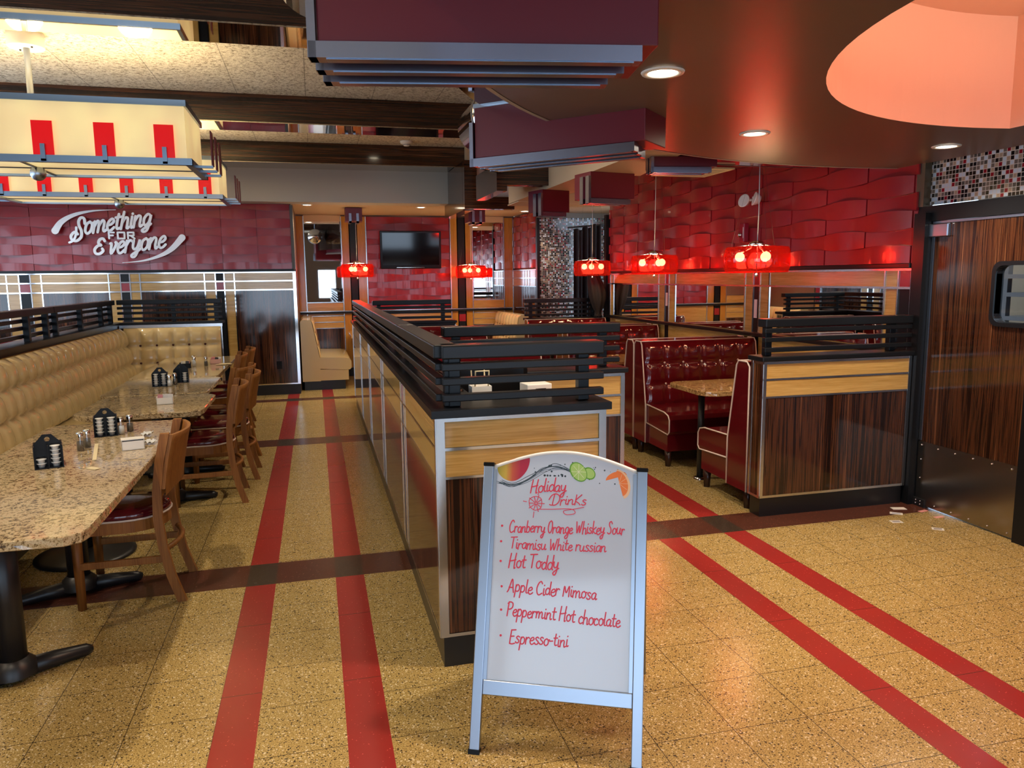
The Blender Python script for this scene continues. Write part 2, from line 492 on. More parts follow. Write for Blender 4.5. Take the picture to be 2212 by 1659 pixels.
mb.build('oak_panel', m_oak_y, wr); mbb.build('black_panel', m_black, wr); mbr.build('red_panel', m_red, wr); trim.build('metal_trim', m_steel, wr)
struct(bx('trim_1', (XR-.045, 4.37, 1.032), (XR-.003, 9.95, 1.068), m_black, None, .006))
struct(bx('trim_2', (XR-.03, 4.37, 1.632), (XR+.02, 9.95, 1.664), m_black, None, .004))
struct(bx('trim_3', (XR-.03, 9.955, 0), (XR+.16, 10.03, 2.43), m_black))
for y, z0, z1 in ((8.10, 1.25, 1.40), (6.255, 1.20, 1.37)):  # pale plates stand in for reflections on the black strips
    tag(bx('reflection_plate', (XR-.010, y-.022, z0), (XR-.003, y+.022, z1), m_white), 'pale plate as painted reflection on the black wall strip ' + ('between the two farther mirrors' if y > 7 else 'beside the nearest mirror'), 'plate')

# ---- door wall on the right, mosaic over a black frame
XD = 3.99
wd = struct(bx('wall_door', (XD+.03, -4.0, 2.045), (XD+.15, 4.37, 2.45), m_mos_y))
struct(bx('trim_4', (XD-.02, -4.0, 1.935), (XD+.12, 4.37, 2.035), m_black))
struct(bx('trim_5', (XD-.06, 4.262, 0), (XD+.12, 4.36, 1.99), m_black))
struct(bx('trim_6', (XD-.025, 4.33, 2.035), (XD+.05, 4.40, 2.45), plain('antique_metal', (.20, .16, .11), .35, 1)))
struct(bx('trim_7', (XD-.03, 3.36, 0), (XD+.12, 3.47, 1.95), m_black))
struct(bx('wall_door_far', (XD+.02, -4.0, 0), (XD+.15, 3.36, 1.94), m_ebony_v))
d = thing('swing_door', 'dark veneered swing door with steel kick plate and round-cornered window', 'door', (XD, 4.255, 0))
def door():
    y0, y1 = 0.0, -.775
    win = [(-.545+y, z) for y, z in ()]
    hole = rrect(-.70, 1.285, -.535-.01, 1.62, .045); hole = [(a, b) for a, b in rrect(-.76, 1.285, -.515, 1.625, .05)]
    outer = [(0, .0), (0, 1.915), (y1, 1.915), (y1, .0)]
    mb = MB(); mb.poly([outer, hole], 0); mb.poly([outer, hole], .045, None, True)
    for L in (outer, hole):
        for a, b in zip(L, L[1:]+L[:1]): mb.quad([(a[0], a[1], 0), (b[0], b[1], 0), (b[0], b[1], .045), (a[0], a[1], .045)])
    S = Matrix(((0, 0, 1, 0), (1, 0, 0, 0), (0, 1, 0, .012), (0, 0, 0, 1)))
    mb.xf(S); mb.build('door_leaf', m_ebony_v, d)
    g = MB(); o2 = rrect(-.785, 1.26, -.49, 1.65, .06)
    g.poly([o2, hole], -.012); g.poly([o2, hole], .055, None, True)
    for L in (o2, hole):
        for a, b in zip(L, L[1:]+L[:1]): g.quad([(a[0], a[1], -.012), (b[0], b[1], -.012), (b[0], b[1], .055), (a[0], a[1], .055)])
    g.xf(S); w = g.build('window_gasket', m_black, d)
    p_ = MB(); p_.poly([hole], .02); p_.xf(S); p_.build('window_pane', clear_glass('door_glass', (.85, .9, .9), .15), w)
    k = bx('kick_plate', (-.006, y1, .012), (-.001, 0, .455), m_kick, d)
    s = MB()
    for i in range(6):
        s.ball((-.008, -.03-.14*i, .43), .006, None, 8); s.ball((-.008, -.03-.14*i, .035), .005, None, 8)
    for z in (.2, .33): s.ball((-.008, -.03, z), .005, None, 8)
    s.build('screw', m_chrome, k)
    e = bx('edge_channel', (-.004, -.018, .46), (.05, .004, 1.915), m_alu, d)
    bx('meeting_strip', (-.014, y1-.02, .0), (.05, y1, 1.915), m_kick, d)
    t = MB(); t.box((-.03, -.15, 1.83), (.0, .01, 1.915), None, .006); t.build('top_pivot_cover', m_alu, d)
    bx('head_track', (-.006, y1, 1.918), (.05, .0, 1.932), m_alu, d)
    h = bx('bottom_hinge', (-.018, -.09, .0), (0, .01, .055), m_blackiron, d)
    q = MB()
    for a, b in ((-.02, .02), (-.06, .02), (-.02, .042), (-.06, .042)): q.ball((-.02, a, b), .006, None, 8)
    q.build('screw', m_chrome, h)
door()
# stainless kitchen glimpsed through the door window
struct(bx('wall_kitchen', (5.3, 2.4, 0), (5.36, 5.2, 2.5), m_white))
ks = thing('kitchen_shelf', 'stainless shelf glimpsed through the round-cornered door window', 'shelf', (5.05, 3.6, 0))
for z in (1.25, 1.42, 1.55): bx('shelf_board', (-.2, -.8, z), (.24, .9, z+.03), m_alu, ks)
for y in (-.78, .86): bx('upright', (-.19, y, 0), (-.15, y+.04, 1.7), m_alu, ks)

# ---- left rear wall with tiled band over panelling
YL = 11.03
wl_ = struct(bx('wall_back_left', (-4.7, YL+.03, 0), (-.27, YL+.14, 2.62), m_wallplain))
relief('red_tile', lambda u, z, h: (u, YL+.03-h-.002, z), -4.68, -.285, 1.745, 2.62, -.27, 1.745-.1175*.25, wl_)
pe = MB(); po = MB(); pb = MB(); pr = MB(); tr = MB()
X3 = [(-1.432, -1.294, -1.182, -1.052), (-2.609, -2.468, -2.354, -2.231), (-3.79, -3.65, -3.52, -3.395)]
Y0, Y1 = YL, YL+.03
edges = [-.26]
for g in X3: edges += [g[3], g[0]]
edges += [-4.68]
for i in range(0, len(edges), 2):
    x1, x0 = edges[i], edges[i+1]
    pe.box((x0, Y0, .14), (x1, Y1, 1.458)); po.box((x0, Y0, 1.458), (x1, Y1, 1.70))
for g in X3:
    for k in range(3):
        a, b = g[k], g[k+1]
        if k == 1:
            pb.box((a, Y0, .14), (b, Y1, 1.463)); pr.box((a, Y0, 1.463), (b, Y1, 1.584)); pb.box((a, Y0, 1.584), (b, Y1, 1.70))
        else: po.box((a, Y0, .14), (b, Y1, 1.70))
    for q in g: tr.box((q-.007, Y0-.008, .14), (q+.007, Y0+.004, 1.70))
for z in (1.463, 1.584, 1.702): tr.box((-4.68, Y0-.009, z-.008), (-.26, Y0+.004, z+.008))
tr.box((-1.05, Y0-.008, .140), (-.26, Y0+.004, .156)); tr.box((-.285, Y0-.012, .14), (-.245, Y0+.1, 1.71))
pe.build('macassar_panel', m_ebony_v, wl_); po.build('oak_panel', m_oak_x, wl_); pb.build('black_panel', m_black, wl_); pr.build('red_panel', m_red, wl_); tr.build('metal_trim', m_chrome, wl_)
struct(bx('trim_8', (-4.68, YL-.02, 1.713), (-.262, YL+.02, 1.744), m_black))
struct(bx('trim_9', (-.284, YL-.015, 1.745), (-.245, YL+.14, 2.6), plain('dark_end_trim', (.07, .06, .05), .4)))
struct(bx('baseboard_left', (-4.7, YL-.03, 0), (-.25, YL+.1, .138), m_plinth))
tag(bx('wall_outlet', (-.56, YL-.008, .36), (-.49, YL-.001, .47), m_gloss_black), 'black power outlet low on the dark panel behind the last wooden chair', 'outlet')
struct(bx('wall_alcove_left', (-.27, YL+.14, 0), (-.245, 12.8, 2.62), m_wallplain))

# ---- alcove rear wall: mirrors, posts, red tile panel
YB = 12.8
wb = struct(bx('wall_back', (-.27, YB+.03, 0), (3.36, YB+.12, 2.64), m_wallplain))
ov = MB(); ob = MB(); ot = MB(); orr = MB()
for x0, x1, k in ((-.26, -.13, 0), (.455, .584, 0), (.584, .704, 1), (.704, .85, 0), (2.245, 2.365, 0), (2.365, 2.494, 1), (2.494, 2.62, 0), (3.17, 3.33, 0)):
    (ob if k else ov).box((x0, YB, .14), (x1, YB+.03, 2.60))
    for q in (x0, x1): ot.box((q-.007, YB-.008, .14), (q+.007, YB+.002, 2.60))
    if k: orr.box((x0+.004, YB-.005, .86), (x1-.004, YB+.002, .98))
ox = MB()
for x0, x1 in ((-.13, .455), (2.62, 3.17)):
    ox.box((x0, YB, .80), (x1, YB+.03, 1.215)); pbx = bx('mirror', (x0+.012, YB-.001, 1.228), (x1-.012, YB+.02, 2.52), m_mirror, wb)
    ot.box((x0, YB-.006, 1.214), (x1, YB+.002, 1.228)); bx('macassar_panel', (x0, YB, .14), (x1, YB+.03, .79), m_ebony_v, wb)
    bx('cream_header', (x0, YB, 2.52), (x1, YB+.03, 2.62), m_csoffit, wb)
    for z in (.80, .90, 1.0): ot.box((x0, YB-.006, z-.005), (x1, YB+.002, z+.005))
ox.box((.85, YB, .14), (2.245, YB+.03, 1.06))
ov.build('oak_post', m_oak_v, wb); ob.build('black_panel', m_black, wb); ot.build('metal_trim', m_steel, wb); ox.build('oak_panel', m_oak_x, wb); orr.build('red_panel', m_red, wb)
relief('red_tile', lambda u, z, h: (u, YB+.03-h-.002, z), .862, 2.235, 1.06, 2.60, .862, 1.08, wb)
struct(bx('trim_10', (-.24, YB-.04, 1.035), (3.30, YB-.009, 1.07), m_black, None, .006))
struct(bx('trim_11', (-.24, YB-.044, 1.071), (3.30, YB-.009, 1.082), m_steel))
struct(bx('baseboard_back', (-.26, YB-.03, 0), (3.33, YB-.002, .138), m_plinth))

# ---- alcove side wall (red relief) and mosaic wall
XS = 3.33
ws = struct(bx('wall_alcove_right', (XS+.03, 11.36, 0), (XS+.12, 12.83, 2.62), m_wallplain))
relief('red_tile', lambda u, z, h: (XS+.03-h-.002, u, z), 11.36, 12.79, 1.745, 2.60, 11.42, 1.745, ws)
ov = MB(); oe = MB(); ot = MB()
ov.box((XS, 11.36, 1.45), (XS+.03, 12.79, 1.70)); oe.box((XS, 11.36, .1), (XS+.03, 12.79, 1.45))
for z in (1.45, 1.58, 1.71): ot.box((XS-.008, 11.36, z-.007), (XS+.002, 12.79, z+.007))
for y in (11.42, 11.75, 11.9, 12.05): ot.box((XS-.008, y-.007, .1), (XS+.002, y+.007, 1.71))
ov.build('oak_panel', m_oak_y, ws); oe.build('macassar_panel', m_ebony_v, ws); ot.build('metal_trim', m_steel, ws)
wm = struct(bx('wall_mosaic', (XS+.03, 11.30, 0), (4.8, 11.355, 2.49), m_mos_x))
struct(bx('trim_12', (XS-.012, 11.28, 0), (XS+.03, 11.357, 2.49), m_black))
struct(bx('wall_mosaic_header', (XS, 11.26, 2.49), (4.8, 11.355, 2.60), plain('header_brown', (.20, .15, .11), .5)))
struct(bx('wall_hall_right', (4.8, 9.9, 0), (4.9, 11.36, 2.6), m_mos_y))

# ---- outer walls that only mirrors and daylight know
lw = MB(); lw.box((-4.8, -4.0, 0), (-4.7, 11.1, .9)); lw.box((-4.8, -4.0, 2.4), (-4.7, 11.1, 3.4))
for a, b in ((-4.0, 2.0), (4.4, 4.6), (7.0, 7.2), (9.6, 11.1)): lw.box((-4.8, a, .9), (-4.7, b, 2.4))
struct(lw.build('wall_left', m_wallplain))
fr = MB()
fr.box((-4.7, -4.1, 0), (4.1, -4.0, .38)); fr.box((-4.7, -4.1, 2.24), (4.1, -4.0, 3.4))
fr.box((-.37, -4.1, .38), (.16, -4.0, 2.24)); fr.box((.78, -4.1, .38), (1.02, -4.0, 2.24)); fr.box((.16, -4.1, 1.93), (.78, -4.0, 2.24)); fr.box((.16, -4.1, .38), (.78, -4.0, .9))
for x in (-4.7, -4.28, -2.2, 2.37, 3.75, 4.0): fr.box((x-.08, -4.1, .38), (x+.08, -4.0, 2.72))
fr.box((3.75, -4.1, .38), (4.1, -4.0, 2.72))
struct(fr.build('wall_front', m_wallplain))

# ---- ceilings
struct(bx('ceiling', (-4.7, -4.0, 3.30), (5.4, 12.9, 3.36), m_acoustic))
def beam(i, y0, y1):
    o = struct(bx('ceiling_beam_%d' % i if i else 'ceiling_beam', (-4.69, y0, 3.055), (2.05, y1, 3.30), m_ebony_x))
    bx('mirror_soffit', (-4.69, y0+.002, 3.045), (2.05, y1-.002, 3.054), m_mirror_dark, o)
beam(1, 4.80, 5.20); beam(2, 7.66, 8.09); beam(3, 10.17, 10.69); beam(4, 1.6, 2.0)
struct(bx('ceiling_soffit_back', (-4.69, 10.70, 2.62), (1.97, 11.02, 3.30), m_soffit))
struct(bx('ceiling_alcove', (-4.69, 11.02, 2.625), (5.0, 12.9, 2.70), m_csoffit))
# dropped round ceiling with its scooped opening
def disc():
    cx, cy_, R = 3.6, 1.2, 3.4
    a0 = math.acos((3.985-cx)/R)
    N = 72
    outer = [(cx+R*math.cos(a0+(2*PI-2*a0)*k/N), cy_+R*math.sin(a0+(2*PI-2*a0)*k/N)) for k in range(N+1)]
    hx, hy, hr = 3.218, 1.609, 1.644
    b0 = math.acos((3.46-hx)/hr)
    hole = [(hx+hr*math.cos(b0+(2*PI-2*b0)*k/56), hy+hr*math.sin(b0+(2*PI-2*b0)*k/56)) for k in range(57)]
    mb = MB(); mb.poly([outer, hole], 2.32)
    for a, b in zip(outer, outer[1:]): mb.quad([(*a, 2.32), (*b, 2.32), (*b, 2.37), (*a, 2.37)])
    o = struct(mb.build('ceiling_disc', m_disc))
    f = MB()
    for a, b in zip(outer, outer[1:]): f.quad([(*a, 2.37), (*b, 2.37), (*b, 3.3), (*a, 3.3)])
    f.build('disc_fascia', m_maroon, o)
    t = MB()
    for a, b in zip(outer, outer[1:]):
        q = [((p[0]-cx)*s+cx, (p[1]-cy_)*s+cy_) for p in (a, b) for s in (1.0, 1.006)]
        t.quad([(*q[0], 2.318), (*q[2], 2.318), (*q[3], 2.318), (*q[1], 2.318)]); t.quad([(*q[1], 2.318), (*q[3], 2.318), (*q[3], 2.336), (*q[1], 2.336)])
    t.build('edge_trim', plain('pale_edge_trim', (.42, .36, .33), .5), o)
    h = MB(); H = 2.86
    L = hole+hole[:1]
    for a, b in zip(L, L[1:]): h.quad([(*a, 2.32), (*b, 2.32), (*b, H), (*a, H)], None, abs(a[0]-b[0]) > 1e-6 and a[0] < 3.45)
    h.poly([hole], H); h.build('dome_lining', m_dome, o)
    lamp('cove_glow', 'AREA', (3.0, 1.5, 2.45), 27, (1.0, .70, .50), 1.5, None, (PI, 0, 0))
disc()
# smoked-mirror strip and cream soffits beyond the disc
def ring():
    cx, cy_, R0 = 3.6, 1.2, 3.42
    A = [math.radians(86+80*k/60) for k in range(61)]
    P = lambda r, a: (cx+r*math.cos(a), cy_+r*math.sin(a))
    mb = MB(); tm = MB(); mr = plain('gloss_maroon_panel', (.13, .008, .014), .06, 0, .5); md = plain('gloss_dark_panel', (.03, .012, .009), .06, 0, .4)
    for a, b in zip(A, A[1:]):
        ra, rb = (4.2-.49*min(1.15, max(0, math.degrees(q)-106)/36) for q in (a, b))
        mb.quad([(*P(R0, a), 2.43), (*P(R0, b), 2.43), (*P(rb, b), 2.43), (*P(ra, a), 2.43)], mr if math.degrees(a) < 118 else md)
        mb.quad([(*P(ra, a), 2.43), (*P(rb, b), 2.43), (*P(rb, b), 3.3), (*P(ra, a), 3.3)], mr if math.degrees(a) < 118 else md)
        if math.degrees(a) > 118: continue
        R1 = ra
        tm.quad([(*P(R1+.002, a), 2.428), (*P(R1+.002, b), 2.428), (*P(R1+.002, b), 2.442), (*P(R1+.002, a), 2.442)]); tm.quad([(*P(R1-.012, a), 2.428), (*P(R1-.012, b), 2.428), (*P(R1+.002, b), 2.428), (*P(R1+.002, a), 2.428)])
    o = struct(mb.build('ceiling_ring', None)); tm.build('edge_trim', m_alu, o)
ring()
soff = MB()
soff.prism([(2.17, 4.75), (2.45, 4.75), (2.58, 5.47), (2.66, 6.0), (2.53, 6.02), (2.53, 8.02), (2.34, 8.5), (2.17, 8.5)], 2.42, 3.30)
struct(soff.build('ceiling_soffit_right', m_csoffit))
struct(bx('ceiling_hall', (2.0, 10.0, 2.56), (4.9, 11.30, 3.30), m_csoffit))
# stepped dark wood frames round the raised light coffers
t = MB(); t.box((1.86, 9.50, 2.45), (2.02, 9.62, 3.04)); t.box((2.021, 9.50, 2.45), (2.50, 9.62, 2.60)); struct(t.build('trim_13', m_ebony_x))
struct(bx('trim_14', (1.86, 9.63, 2.44), (2.0, 11.0, 3.04), m_ebony_y))
struct(bx('trim_15', (2.03, 9.66, 2.60), (2.5, 9.7, 3.04), plain('coffer_white', (.62, .66, .70), .4)))
t = MB(); t.box((1.77, 6.98, 2.445), (2.49, 7.10, 2.64)); t.box((1.67, 6.98, 2.39), (1.769, 7.9, 2.64)); struct(t.build('trim_16', m_ebony_x))
struct(bx('ceiling_coffer', (1.77, 7.101, 2.60), (2.49, 8.0, 2.66), m_csoffit))

# lit downlights
def downlight(loc, label, group, power=10, r=.075, col=(1, .83, .62)):
    t = thing('downlight', label, 'ceiling light', loc, 0, group)
    MB().lathe([(r*.72, -.001), (r*.74, -.006), (r, -.006), (r*1.04, -.001), (r*1.04, .0)], 28).build('trim_ring', m_white, t)
    MB().lathe([(0, -.003), (r*.70, -.003)], 24).build('lens', m_led, t)
    lamp('beam', 'SPOT', (0, 0, -.02), power, col, .05, t, None, 2.4)
downlight((1.24, 2.61, 2.319), 'lit round downlight in the brown dropped ceiling beside the nearest maroon box', 'downlights', 45)
downlight((2.23, 3.60, 2.319), 'lit round downlight in the brown ceiling above the nearest red pendant', 'downlights', 45)
downlight((3.56, 3.74, 2.319), 'lit round downlight in the brown ceiling in front of the mosaic over the door', 'downlights', 40)
downlight((-.05, 11.13, 2.624), 'lit round downlight in the alcove ceiling left of the television', 'downlights', 30)
downlight((1.56, 11.3, 2.624), 'lit round downlight in the alcove ceiling above the television', 'downlights', 30)
downlight((3.05, 11.0, 2.559), 'lit round downlight at the alcove ceiling edge near the mosaic wall', 'downlights', 25)

# ================================================================== DIVIDERS
def bar(name, a, b, parent, bev=.006): return bx(name, a, b, m_black, parent, bev)
def railing(t, axis, a0, a1, c0, c1, posts, top=1.335, joints=(), low=1.08):
    """slatted rail along axis ('x' or 'y') from a0 to a1, lying between c0 and c1 across"""
    B = (lambda a, c, z: (a, c, z)) if axis == 'x' else (lambda a, c, z: (c, a, z))
    cuts = [a0, *joints, a1]; cm = (c0+c1)/2
    for p, q in zip(cuts, cuts[1:]):
        bar('top_rail', B(p+.003, c0, top-.055), B(q-.003, c1, top), t)
        for z in (.150, .092, .026): bar('slat', B(p+.003, cm-.045, low+z), B(q-.003, cm-.005, low+z+.03), t, .004)
    for p in posts: bar('post', B(p-.023, cm-.005, low), B(p+.023, cm+.04, top-.055), t, .003)

def low_wall(t, x0, y0, x1, y1, face, h=1.05, cap=True, ends=''):
    """panelled low wall: plinth, ebony panel, two oak bands, bright trims, black cap; face lists the dressed sides"""
    bx('plinth', (x0+.012, y0+.012, 0), (x1-.012, y1-.012, .128), m_plinth, t)
    bx('core', (x0+.006, y0+.006, .128), (x1-.006, y1-.006, h), m_black, t)
    e = .007
    for s in face:
        ax = 0 if s in 'NS' else 1
        A0, A1 = (x0, x1) if ax == 0 else (y0, y1)
        if s == 'S': P = lambda a, z, d: (a, y0+e-d, z)
        if s == 'N': P = lambda a, z, d: (a, y1-e+d, z)
        if s == 'W': P = lambda a, z, d: (x0+e-d, a, z)
        if s == 'E': P = lambda a, z, d: (x1-e+d, a, z)
        mo, me_ = (m_oak_x if ax == 0 else m_oak_y), m_ebony_v
        if A1-A0 < .2:
            bx('macassar_panel', P(A0+.02, .142, 0), P(A1-.02, h-.012, e), me_, t)
        else:
            bx('macassar_panel', P(A0+.02, .142, 0), P(A1-.02, .797, e), me_, t)
            bx('oak_band', P(A0+.02, .807, 0), P(A1-.02, .914, e), mo, t); bx('oak_band', P(A0+.02, .928, 0), P(A1-.02, h-.016, e), mo, t)
        m = MB()
        for a in (A0, A1-.022): m.box(P(a, .13, 0), P(a+.022, h, .011))
        m.box(P(A0, .13, 0), P(A1, .146, .010)); m.box(P(A0, h-.018, 0), P(A1, h, .010))
        if A1-A0 >= .2:
            for z in (.799, .916): m.box(P(A0, z, 0), P(A1, z+.012, .010))
        m.build('metal_trim', m_steel, t)
    if cap: bar('cap', (x0-.02, y0-.02, h), (x1+.02, y1+.02, h+.032), t)

# long central divider: near return across the end, long run down the aisle
t = thing('booth_divider', 'long black-railed divider down the middle of the room with gleaming panelled aisle side', 'divider', (0, 0, 0))
def central(t):
    x0, x1 = .44, .62; y1 = 9.72
    bx('plinth', (x0+.012, 2.93, 0), (x1, y1, .128), m_plinth, t); bx('plinth', (x1, 2.93, 0), (1.15, 3.11, .128), m_plinth, t)
    bx('core', (x0+.006, 2.936, .128), (x1, y1, 1.05), m_black, t); bx('core', (x1, 2.936, .128), (1.155, 3.10, 1.05), m_black, t)
    # aisle side
    ys = [2.95, 4.13, 5.46, 6.80, 8.10, 9.70]
    pe, po, pb, pr, tr = MB(), MB(), MB(), MB(), MB()
    F = lambda y, z, d: (x0+.007-d, y, z)
    a = 2.952
    for i, y in enumerate(ys[1:]):
        b = y-.105 if i < 4 else y
        pe.box(F(a, .142, 0), F(b, .797, .007)); po.box(F(a, .807, 0), F(b, .914, .007)); po.box(F(a, .928, 0), F(b, 1.034, .007))
        if i < 4:
            po.box(F(y-.105, .142, 0), F(y-.035, 1.034, .007)); pb.box(F(y-.035, .142, 0), F(y+.035, .914, .007)); pr.box(F(y-.035, .928, 0), F(y+.035, 1.034, .007)); po.box(F(y+.035, .142, 0), F(y+.105, 1.034, .007))
            for q in (-.105, -.035, .035, .105): tr.box(F(y+q-.004, .13, 0), F(y+q+.004, 1.05, .0085))
        a = y+.105
    for z in (.13, .797, .916, 1.034): tr.box(F(2.94, z, 0), F(9.70, z+.010, .0085))
    tr.box((x0-.004, 2.93, .13), (x0+.02, 2.955, 1.05)); tr.box((x0-.004, 9.69, .13), (x0+.02, 9.72, 1.05))
    # near end
    G = lambda x, z, d: (x, 2.937-d, z)
    bx('macassar_panel', G(.475, .145, 0), G(1.125, .797, .007), m_ebony_v, t)
    bx('oak_band', G(.475, .807, 0), G(1.125, .914, .007), m_oak_x, t); bx('oak_band', G(.475, .928, 0), G(1.125, 1.032, .007), m_oak_x, t)
    tr.box(G(.44, .13, 0), G(.474, 1.05, .012)); tr.box(G(1.126, .13, 0), G(1.158, 1.05, .012))
    for z, hh in ((.13, .014), (.798, .010), (.915, .012), (1.033, .017)): tr.box(G(.474, z, 0), G(1.126, z+hh, .011))
    bx('macassar_panel', (1.15, 2.96, .145), (1.158, 3.09, 1.032), m_ebony_v, t)
    for n, o, m in (('macassar_panel', pe, m_ebony_v), ('oak_band', po, m_oak_y), ('black_strip', pb, m_black), ('red_square', pr, m_red), ('metal_trim', tr, m_steel)): o.build(n, m, t)
    c = MB(); c.prism([(x0-.02, 2.905), (1.175, 2.905), (1.175, 3.12), (.655, 3.12), (.655, 9.74), (x0-.02, 9.74)], 1.051, 1.082); c.build('cap', m_black, t)
    railing(t, 'y', 2.975, 9.70, .445, .545, [3.02, 4.16, 4.42, 5.0, 5.95, 6.22, 6.75, 7.6, 8.5, 9.6], joints=(4.37, 6.27), low=1.083)
    railing(t, 'x', .470, 1.158, 2.94, 3.04, [.53, 1.08], low=1.083)
central(t)

t = thing('booth_divider', 'short black-railed cross divider just behind the near end of the long divider', 'divider', (0, 0, 0))
low_wall(t, .66, 4.02, 1.70, 4.18, 'SE')
railing(t, 'x', .66, 1.69, 4.05, 4.15, [.74, 1.60], low=1.083)
t = thing('booth_divider', 'black slatted rail at the back behind the last central red bench', 'divider', (0, 0, 0))
low_wall(t, .66, 9.22, 1.66, 9.36, 'E')
railing(t, 'x', .66, 1.62, 9.24, 9.34, [.74, 1.52], low=1.083)
t = thing('booth_divider', 'broad dark panelled divider with black rail beside the swing door', 'divider', (0, 0, 0))
low_wall(t, 2.785, 4.30, 3.925, 4.44, 'SW', 1.04)
railing(t, 'x', 2.79, 3.925, 4.30, 4.40, [2.845, 3.80], top=1.315, low=1.073)
t = thing('booth_divider', 'black slatted rail before the mosaic wall behind the farthest right red bench', 'divider', (0, 0, 0))
low_wall(t, 2.83, 10.12, 3.92, 10.26, 'S', 1.0)
railing(t, 'x', 2.80, 3.93, 10.14, 10.24, [2.90, 3.80], top=1.295, low=1.033)

# ================================================================== TUFTED UPHOLSTERY
def tuft(mb, P, w, h, nx, ny, depth, m=None, res=7, top_roll=.05):
    """P(u, v, out) with u across 0..w, v up 0..h"""
    def f(a, b):
        su = abs(math.sin(PI*a*nx)); sv = abs(math.sin(PI*b*ny))
        o = depth*(.30+.70*su**.28)*(.40+.60*sv**.26) if 0 < b < 1 else depth*.25
        if b > 1-.5/ny: sv2 = 1.0; o = depth*(.3+.7*su**.28)*math.sqrt(max(0, 1-((b-(1-.5/ny))/(.5/ny))**2))
        return P(a*w, b*h, o)
    mb.grid(f, nx*res, ny*res, m)

def make_bench(name, label, cat, wid, vinyl, button, H=1.02, nx=6, ny=3, legs=True, piping=m_piping, group=None):
    """booth bench facing -y; back front face near y=0, origin on the floor under it"""
    t = thing(name, label, cat, (0, 0, 0), 0, group)
    x0, x1 = -wid/2, wid/2
    # back shell with slightly raked front
    prof = [(.205, .13), (.205, H-.03), (.175, H), (.07, H), (.045, H-.03), (-.05, .46), (-.05, .13)]
    b = MB()
    for s, x in ((0, x0), (1, x1)): pass
    R = Matrix(((0, 0, 1, 0), (1, 0, 0, 0), (0, 1, 0, 0), (0, 0, 0, 1)))
    b.prism(prof, x0, x1, None, R)
    back = b.build('back', vinyl, t)
    q = MB(); hh = H-.47
    tuft(q, lambda u, v, o: (x0+.02+u, -.046+.095*v/hh-o, .465+v), wid-.04, hh, nx, ny, .030)
    q.build('tufted_pad', vinyl, back)
    for i in range(1, nx):
        for j in range(1, ny):
            v = hh*j/ny
            MB().ball((x0+.02+(wid-.04)*i/nx, -.046+.095*v/hh-.016, .465+v), .0105, None, 10, (1, .6, 1)).build('button', button, back)
    # seat cushion
    s = MB(); sp = [(-.05, .31), (-.47, .285), (-.495, .31), (-.495, .41), (-.47, .445), (-.40, .462), (-.05, .475)]
    s.prism(sp, x0+.012, x1-.012, None, R, False); seat = s.build('seat_cushion', vinyl, t)
    if piping:
        p = MB()
        for x in (x0+.012, x1-.012): p.tube([(x, y, z) for y, z in sp+sp[:1]][0:8], .006, 6)
        for x in (x0, x1): p.tube([(x, y, z) for y, z in prof], .006, 6)
        p.tube([(x0, .07, H), (x1, .07, H)], .005, 6); p.build('piping', piping, t)
    bx('base_rail', (x0+.02, -.45, .135), (x1-.02, .19, .30), vinyl, t)
    if legs:
        for x in (x0+.05, x1-.05):
            for y in (-.41, .15): MB().tube([(x, y, .136), (x, y, 0)], [.036, .026], 4).build('leg', m_leg, t)
    else: bx('plinth', (x0+.03, -.40, 0), (x1-.03, .18, .134), m_plinth, t)
    return t

BW = 1.13; XB = 3.345
b0 = make_bench('booth_bench', 'red tufted booth bench backing onto the divider beside the swing door', 'bench', BW, m_vinyl, m_button_w)
b0.location = (XB, 4.66, 0); b0.rotation_euler = (0, 0, PI)
G = 'red booth benches'
for (x, y, rz, lab) in (
    (XB, 6.14, 0, 'nearest red tufted booth bench facing the viewer, its buttoned back in full view'),
    (XB, 6.565, PI, 'red booth bench back to back with the nearest viewer-facing bench by the mirrors'),
    (XB, 8.20, 0, 'second red tufted bench facing the viewer by the mirrors, behind the big buttoned one'),
    (XB, 8.625, PI, 'red booth bench back to back with the second viewer-facing bench by the mirrors'),
    (XB, 9.88, 0, 'farthest right red tufted bench, under the black rail before the mosaic wall')):
    dup(b0, (x, y, 0), rz, lab)
XC = 1.15
for (y, rz, lab) in (
    (4.40, PI, 'central red booth bench backing onto the short cross divider'),
    (5.50, 0, 'nearest viewer-facing red bench of the central row, behind the cross divider rail'),
    (5.925, PI, 'red bench back to back with the nearest viewer-facing bench of the central row'),
    (7.40, 0, 'middle viewer-facing red bench of the central row, seen through the slats'),
    (9.0, 0, 'last red bench of the central row, under the back slatted rail')):
    dup(b0, (XC, y, 0), rz, lab, None, (.90, 1, 1))

# cream benches in the alcove
c0 = make_bench('booth_bench', 'cream booth bench at the left end of the alcove below the mirror', 'bench', 1.5, m_cream, m_button_d, 1.02, 8, 3, False, None)
c0.location = (-.02, 12.02, 0); c0.rotation_euler = (0, 0, PI/2)
dup(c0, (2.98, 12.02, 0), -PI/2, 'cream tufted booth bench at the right end of the alcove beside the mosaic wall')

